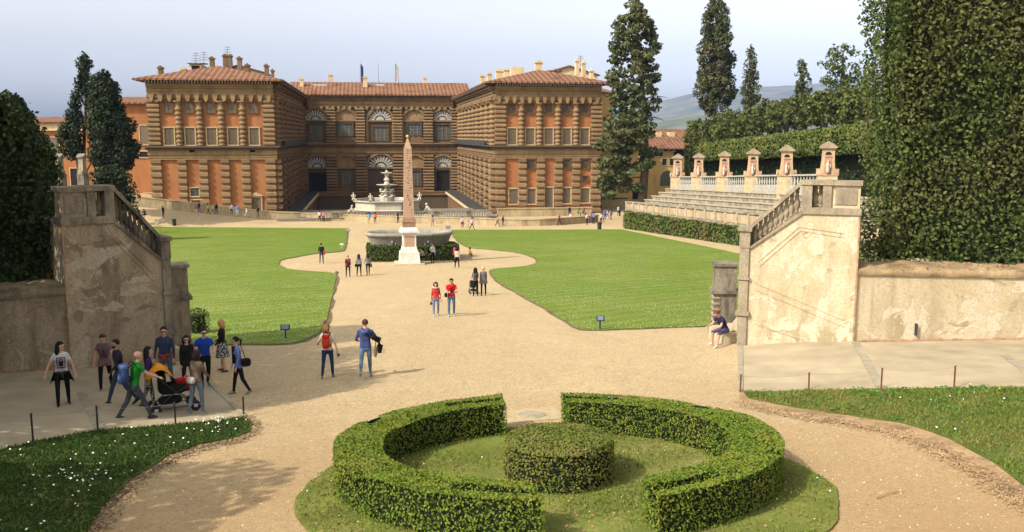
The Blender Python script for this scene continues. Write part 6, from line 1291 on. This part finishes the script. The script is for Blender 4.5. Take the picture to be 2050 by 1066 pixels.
# stroller
def stroller(p, rz, label, cb, cc, cs, s=1.0):
    e = empty('stroller', p, label, 'stroller', None, R(rz)); e.scale = (s,s,s); mk = mat('stroller_frame', (.03,.03,.033), .1, rough=.5); L = lambda nm, mb, m, par=None, sm=True: link(nm, mb.mesh(nm, smooth=sm), m, par or e)
    f = MB()
    for x in (-.24,.24):
        f.tube([(x,-.48,.13),(x,-.1,.45),(x,.42,.98),(x,.52,1.04)],.016,6); f.tube([(x,.42,.13),(x,.02,.46),(x,-.34,.62)],.015,6); f.tube([(x,-.48,.13),(x,.42,.13)],.01,5)
    f.tube([(-.24,.52,1.04),(.24,.52,1.04)],.02,6); f.tube([(-.24,-.36,.16),(.24,-.36,.16)],.012,5); f.tube([(-.24,.42,.13),(.24,.42,.13)],.012,5); L('frame', f, mk)
    for x in (-.25,.25):
        for y in (-.48,.42):
            for dx in (-.035,.035):
                w_ = MB(); w_.lathe(0,0,[(.10,-.018),(.122,-.014),(.122,.014),(.10,.018)],16,lambda v, x=x, y=y, dx=dx: (x+dx+v[2], y+v[0], .122+v[1])); o = L('wheel', w_, mat('tyre',(.02,.02,.02),.2,rough=.7)); h = MB(); h.lathe(0,0,[(.05,-.022),(.05,.022)],10,lambda v, x=x, y=y, dx=dx: (x+dx+v[2], y+v[0], .122+v[1])); L('hub', h, mat('hub_grey',(.4,.4,.42),.1), o)
    L('seat', rbox(0,-.02,.56,.22,.34,.14), fab(cb)); L('basket', rbox(0,.05,.27,.2,.28,.09), fab(cb)); b = rbox(0,.22,.74,.21,.09,.26); L('backrest', b, fab(cb))
    h = MB(); n = 8; vs = []
    for j in range(7):
        a = R(-15+j*22)
        for q in range(n+1): x = -.25+.5*q/n; vs.append((x, .2-.34*math.cos(a)*.9+.06, .78+.30*math.sin(a)*(1-.25*(x/.25)**2)))
    h.add(vs, [(j*(n+1)+q, j*(n+1)+q+1, (j+1)*(n+1)+q+1, (j+1)*(n+1)+q) for j in range(6) for q in range(n)]); L('canopy', h, fab(cc)); L('cushion', rbox(0,-.2,.70,.15,.16,.07), fab(cs)); L('footmuff', rbox(0,-.36,.56,.13,.1,.12), fab(cs)); return e
ps = G(346,822); st_ = stroller(ps, 112, 'black stroller with red seat pushed by the man in green', (26,25,27), (32,30,33), (150,24,32), 1.08)
e = empty('blanket', ps, 'yellow orange blanket draped over the stroller handle end', 'blanket', None, R(112)); mb = MB(); n = 10; vs = []
for j in range(9):
    for q in range(n+1): x = -.34+.68*q/n; t = j/8; y = .62-.62*t; vs.append((x*(1+.1*t), y, .78+.46*math.sin(.35+t*2.35)+.025*math.sin(x*17+t*6)-.25*max(0,abs(x)-.24)))
mb.add(vs, [(j*(n+1)+q, j*(n+1)+q+1, (j+1)*(n+1)+q+1, (j+1)*(n+1)+q) for j in range(8) for q in range(n)]); o = link('cloth', mb.mesh('cloth', smooth=True), fab((228,150,28)), e); o.modifiers.new('s','SOLIDIFY').thickness = .015
# --- walkers on the gravel
o, J = person(657,757,172,1.70,True,dict(legs=((9,3),(-12,20)),arms=((-8,20,6,-4),(8,28,60,2)),lean=2,head=(-38,0)),(214,192,168),(38,54,92),'woman in cream sweater and dark jeans with red rucksack, walking away','bob',(120,78,48),(125,125,130),0,style=dict(hem=-.02))
backpack(o, J, 1.70, (176,70,32), (200,32,30), 'small red and orange rucksack on the woman in cream', .86, (50,60,50))
hp, fd, s = J['hand'][0]; worn('camera', 'small grey camera in the hand of the woman in cream', 'camera', o, (('body', MB().box(hp.x-.03,hp.x+.03,hp.y-.05,hp.y+.05,hp.z-.10,hp.z-.01), fab((120,110,115))), ('lens', MB().lathe(0,0,[(.025,0),(.022,.03)],10,lambda v: (hp.x-.03-v[2], hp.y+v[0], hp.z-.055+v[1])), fab(K))))
o, J = person(733,755,176,1.80,False,dict(legs=((4,2),(-26,22)),arms=((24,30,60,30),(6,20,66,24)),lean=3,head=(5,0)),(66,80,128),(92,116,140),'man in blue hooded jacket and pale jeans walking away in the middle','short',(75,46,30),(150,145,140),0,style=dict(hem=-.04))
k = 1.8/1.75; kid('hood', MB().tube([(-.09,.09,1.49),(-.06,.15,1.44),(0,.17,1.42),(.06,.15,1.44),(.09,.09,1.49)],[.04,.055,.06,.055,.04],8), fab((84,98,150)), o)
shbag(o, J, 1.80, (38,32,34), 'dark camera bag and wide strap slung across the man in blue', -1, 1.22, .12, .0)
worn('folded_jacket', 'dark folded jacket over the right arm of the man in blue', 'jacket', o, (('cloth', MB().tube([(-.30,-.16,1.16),(-.40,-.12,1.12),(-.44,-.08,.95),(-.42,-.08,.72)],[.09,.11,.10,.06],9), fab((44,38,36))),))
worn('tote_bag', 'tan tote bag hanging from the arm of the man in blue', 'bag', o, (('bag', rbox(-.30,-.08,.76,.05,.10,.17), fab((148,120,78))), ('strap', MB().tube([(-.3,-.14,.92),(-.31,-.16,1.1),(-.3,-.04,.92)],.012,5), fab((148,120,78)))))
o, J = person(873,633,4,1.60,True,dict(legs=((6,3),(-5,8)),arms=((2,12,8,2),(2,12,8,2)),lean=0,head=(0,6)),(222,72,66),(122,142,186),'woman in coral sweater and pale blue jeans walking toward the camera','bob',(66,40,28),(205,195,180),0,style=dict(hem=-.03))
kid('scarf', MB().tube([(.1,.06,1.36),(.11,-.06,1.35),(0,-.13,1.31),(-.11,-.06,1.35),(-.1,.06,1.36),(0,.1,1.37),(.1,.06,1.36)],.035,7), fab((215,205,195)), o)
hp, fd, s = J['hand'][0]; worn('handbag', 'small dark bag in the hand of the woman in coral', 'bag', o, (('bag', rbox(hp.x-.01,hp.y,hp.z-.12,.05,.06,.06), fab((70,32,30))), ('strap', MB().tube([(hp.x,hp.y-.03,hp.z-.07),(hp.x,hp.y,hp.z+.01),(hp.x,hp.y+.03,hp.z-.07)],.006,5), fab((70,32,30)))))
o, J = person(904,634,-2,1.79,False,dict(HOLD,legs=((3,2),(-7,12))),(215,28,30),(92,120,150),'man in red polo shirt and sunglasses looking down at a camera','short',(28,20,18),(190,185,180),0,True,style=dict(sleeve='short',hem=-.02,))
hp = (J['hand'][0][0]+J['hand'][1][0])/2; worn('camera', 'black camera held in both hands by the man in red', 'camera', o, (('body', MB().box(hp.x-.07,hp.x+.07,hp.y-.05,hp.y+.01,hp.z-.02,hp.z+.07), fab(K)), ('strap', MB().tube([(hp.x-.07,hp.y,hp.z+.05),(.06,-.13,1.4),(.09,0,1.53),(0,.09,1.53)],.012,5), fab(K))))
shbag(o, J, 1.79, K, 'black camera case at the hip of the man in red', -1, .98, .11, -.06)
FAR = .026
o, J = person(952,593,178,1.60,True,dict(PUSH,lean=4,legs=((4,3),(-6,10))),(98,112,132),K,'woman with long black hair and grey blue jacket pushing a pushchair','long',(16,14,15),(60,55,55),0,vox=FAR); backpack(o, J, 1.60, (70,56,48), (100,80,66), 'brown grey backpack on the woman with the pushchair', .8)
stroller(G(947,588), 178, 'small pushchair with orange hood half hidden by the woman with long black hair', (30,40,36), (225,130,30), (200,60,30), .8)
o, J = person(968,592,184,1.64,True,STAND,(128,116,118),K,'blonde woman in long grey coat beside the pushchair','bun',(205,165,105),(50,45,45),0,vox=FAR); skirt(o, 1.64, fab((128,116,118)), .74, 1.05, .23, .16, 'coat_skirt')
o, J = person(697,555,175,1.58,True,STROLL,(96,22,28),(30,26,32),'person in maroon jacket and dark trousers walking away near the left lawn','bun',(190,130,85),(40,30,30),0,vox=FAR,style=dict(hem=-.1)); shbag(o, J, 1.58, (200,190,190), 'white bag at the hip of the person in maroon', -1, .86, .1, .05)
o, J = person(719,553,170,1.58,True,STROLL,(140,142,148),K,'woman with black hair and pale grey jacket between the maroon and the brown bag','long',(20,15,15),(150,60,45),0,vox=FAR); shbag(o, J, 1.58, K, 'black handbag of the woman in the pale grey jacket', 1, .84, .14)
o, J = person(737,551,190,1.60,True,WALK,(132,124,122),(34,34,42),'woman with black hair and a big brown bag beside the basin hedge','long',(18,15,16),(40,40,40),0,vox=FAR); shbag(o, J, 1.60, (112,84,52), 'big brown bag of the woman beside the basin hedge', -1, .80, .19)
o, J = person(644,528,176,1.72,False,STROLL,(34,30,34),(70,72,84),'man in black jacket with a red bag walking on the round gravel bay','short',(16,14,14),(60,50,50),0,vox=FAR); shbag(o, J, 1.72, (205,25,38), 'bright red bag of the man in black', -1, .92, .2, .0, False)
pz = G(849,526); o, J = person(0,0,-60,1.65,False,dict(SIT,lean=24,head=(0,20)),(186,186,192),K,'man in white sitting on the step of the obelisk','short',(48,32,26),(200,200,200),0,vox=FAR,pos=pz,style=dict(sleeve='short'))
o, J = person(866,527,20,1.66,False,STAND,(222,222,226),K,'man in white shirt leaning by the low hedge next to the obelisk','short',(62,40,30),(90,80,75),0,vox=FAR); shbag(o, J, 1.66, K, 'black bag of the man in the white shirt by the hedge', -1, 1.0, .15)
o, J = person(912,526,185,1.55,True,STAND,(205,62,84),K,'woman in pink top behind the woman in beige, right of the basin','bob',(30,22,20),(60,50,50),0,vox=FAR)
o, J = person(915,538,160,1.66,True,STROLL,(206,184,160),K,'woman in beige top and black trousers walking right of the basin','bob',(26,20,18),(190,180,170),0,vox=FAR)
o, J = person(941,521,150,1.12,True,STAND,(225,205,40),(96,108,136),'small child in yellow shirt right of the basin','bob',(22,18,18),(210,110,110),0,vox=FAR,style=dict(sleeve='short')); shbag(o, J, 1.12, (205,50,60), 'red bag in the hand of the child in yellow', -1, .7, .22, 0, False)
# seated man on the right steps
ps = Vector((12.55,31.25,0)); ps.z = zg(ps.x, ps.y)
m_ = MB(); m_.box(12.5,14.0,31.0,32.6,ps.z-.2,ps.z+.40); tag(m_.build('stone_step', M_step), 'low stone step at the foot of the right stairs under the seated man', 'step'); 
o, J = person(0,0,-72,1.74,False,dict(SIT,legs=((80,80),(76,66)),lean=30,head=(0,42)),(44,40,74),(92,86,112),'man in navy T-shirt and shorts sitting on the right steps','short',(110,52,32),(215,212,210),0,pos=G(1450,692),style=dict(sleeve='short',short=True))
# --- far crowd: five shared poses, each person a thing of its own
BASE = {}
for nm, fem, po, H in (('stand',0,STAND,1.74),('walk',0,WALK,1.74),('walkb',1,WALK2,1.66),('standf',1,STAND,1.66),('sit',0,SIT,1.72)): BASE[nm] = body_mesh('person', H, fem, po, .036, {}, False)
GRP = 'people on the far gravel before the palace'
def far(px, py, kind, rz, top, pants, label, hair=(35,25,20), sc_=1.0, long=False, pos=None):
    b, J = BASE[kind]; me = b.copy()
    for m_ in (skinm(0), fab(top), fab(pants), fab((60,50,48))): me.materials.append(m_)
    o = bpy.data.objects.new('person', me); COL.objects.link(o); zm = min(v.co.z for v in me.vertices); p = pos or G(px, py); o.location = p-Vector((0,0,zm*sc_)); o.rotation_euler = (0,0,R(rz)); o.scale = (sc_,)*3; tag(o, label, 'person', GRP); add_hair(o, J, 'long' if long else 'bob', hairm(hair)); return o
DK = (28,26,32)
def pw(px, py, Y=148.6):
    q = PY(px, py, Y); return q
far(280,411,'walk',40,(190,40,40),(210,205,200),'person in red top far up at the left end of the parapet',pos=PY(280,409,147.5),sc_=.95)
far(327,438,'stand',60,(22,20,24),(22,20,24),'person all in black standing alone left of the litter bin',pos=PY(327,436,140))
far(278,437,'sit',-40,(24,22,26),(26,24,28),'dark figure sitting behind the left balustrade, left one of two',pos=PY(279,434,139)); far(291,439,'sit',-30,(34,32,40),(26,24,28),'dark figure sitting behind the left balustrade, right one of two',pos=PY(291,437,139))
far(392,430,'stand',10,(225,60,66),(190,200,215),'child in red top before the left parapet',pos=PY(393,428,144),sc_=.72); far(400,422,'standf',0,(40,58,92),(60,70,100),'person in dark blue leaning at the left parapet',pos=PY(399,426,147.5),long=True)
far(417,431,'walk',70,(205,220,60),DK,'person in yellow green top in the group at the left parapet',pos=PY(417,430,145)); far(425,431,'walkb',60,(228,215,212),(120,105,95),'person in white top in the group at the left parapet',pos=PY(426,430,145)); far(434,430,'standf',0,(22,20,22),(22,20,22),'person in long black coat in the group at the left parapet',pos=PY(434,428,146),long=True)
far(464,431,'stand',0,(205,205,212),DK,'person in white top and dark trousers below the left palace wing',pos=PY(464,431,145)); far(476,433,'stand',20,(120,150,205),(215,205,205),'person in light blue shirt and white trousers below the left palace wing',pos=PY(476,433,144)); far(494,437,'walkb',80,(232,230,230),(190,185,190),'person all in white below the door of the left wing',pos=PY(494,436,143)); far(517,435,'walk',60,(40,38,44),(70,80,100),'person in black top and jeans below the left wing corner',pos=PY(517,435,145))
far(640,444,'stand',170,(222,205,205),DK,'person in white shirt at the left end of the curved wall'); far(648,444,'standf',-20,(228,130,140),DK,'person in pink beside the one in white at the curved wall',long=True)
far(739,448,'stand',180,(128,160,220),(200,165,110),'person in light blue shirt and tan trousers at the curved wall'); far(751,448,'stand',180,(232,120,130),DK,'person in pink shirt and black trousers at the curved wall')
far(797,447,'standf',150,(30,28,34),(30,28,34),'dark dressed person just left of the obelisk'); far(866,454,'walk',170,(150,146,140),(120,118,116),'grey dressed person just right of the obelisk')
far(926,457,'walk',0,(225,190,190),DK,'person in white and pink top in front of the balustrade end'); far(937,458,'walkb',70,(190,180,200),(170,165,180),'pale dressed child between two walkers at the balustrade end',sc_=.7); far(945,460,'walk',100,(205,185,215),DK,'person in lilac top with dark trousers at the balustrade end')
far(996,454,'walk',90,(215,160,110),DK,'person in tan top striding right of the balustrade'); far(1007,454,'walkb',-60,(40,38,46),DK,'dark dressed person beside the one in tan',long=True)
far(1120,452,'walk',-60,(120,50,44),DK,'person in dark red top in front of the curved wall'); far(1142,449,'stand',0,(228,225,230),DK,'person in white top in front of the curved wall on the right'); far(1140,436,'stand',0,(60,50,50),DK,'person standing behind the curved wall on the right',pos=PY(1140,434,150))
far(1158,430,'sit',80,(30,150,60),(40,90,60),'person in green sitting on the curved wall',pos=PY(1157,433,147)); far(1167,430,'sit',60,(190,40,55),(70,40,50),'person in red sitting on the curved wall beside the one in green',pos=PY(1167,433,147))
far(1175,450,'stand',20,(222,226,235),DK,'person in white shirt left of the far right litter bin'); far(1184,447,'walkb',30,(206,90,110),(80,90,130),'person in rosy top behind the one in white shirt'); far(1188,448,'stand',120,(120,130,170),DK,'person in blue grey top beside the far right litter bin')
far(1203,449,'walk',-20,(205,190,190),(60,50,50),'person in pale top right behind the far right litter bin'); far(1206,446,'walkb',60,(110,50,46),(60,60,80),'person in brown red top behind the far right litter bin',long=True)
far(1211,441,'stand',0,(96,120,180),(60,60,75),'person in blue top in the crowd by the yard wall'); far(1216,439,'walkb',40,(215,210,215),(110,120,150),'person in white top in the crowd by the yard wall'); far(1223,440,'walk',200,(150,130,140),(80,70,80),'person in grey pink top in the crowd by the yard wall'); far(1238,433,'stand',0,(200,200,210),DK,'person in white top next to the hedge end by the yard wall'); far(1241,433,'standf',90,(40,40,46),DK,'person in black next to the hedge end by the yard wall')
far(866,492,'standf',180,(150,130,115),(70,66,70),'brown haired person seen over the rim of the stone basin',(120,80,50)); far(884,492,'stand',180,(205,205,215),DK,'black haired person in white seen over the rim of the stone basin',(14,12,12),1.02)
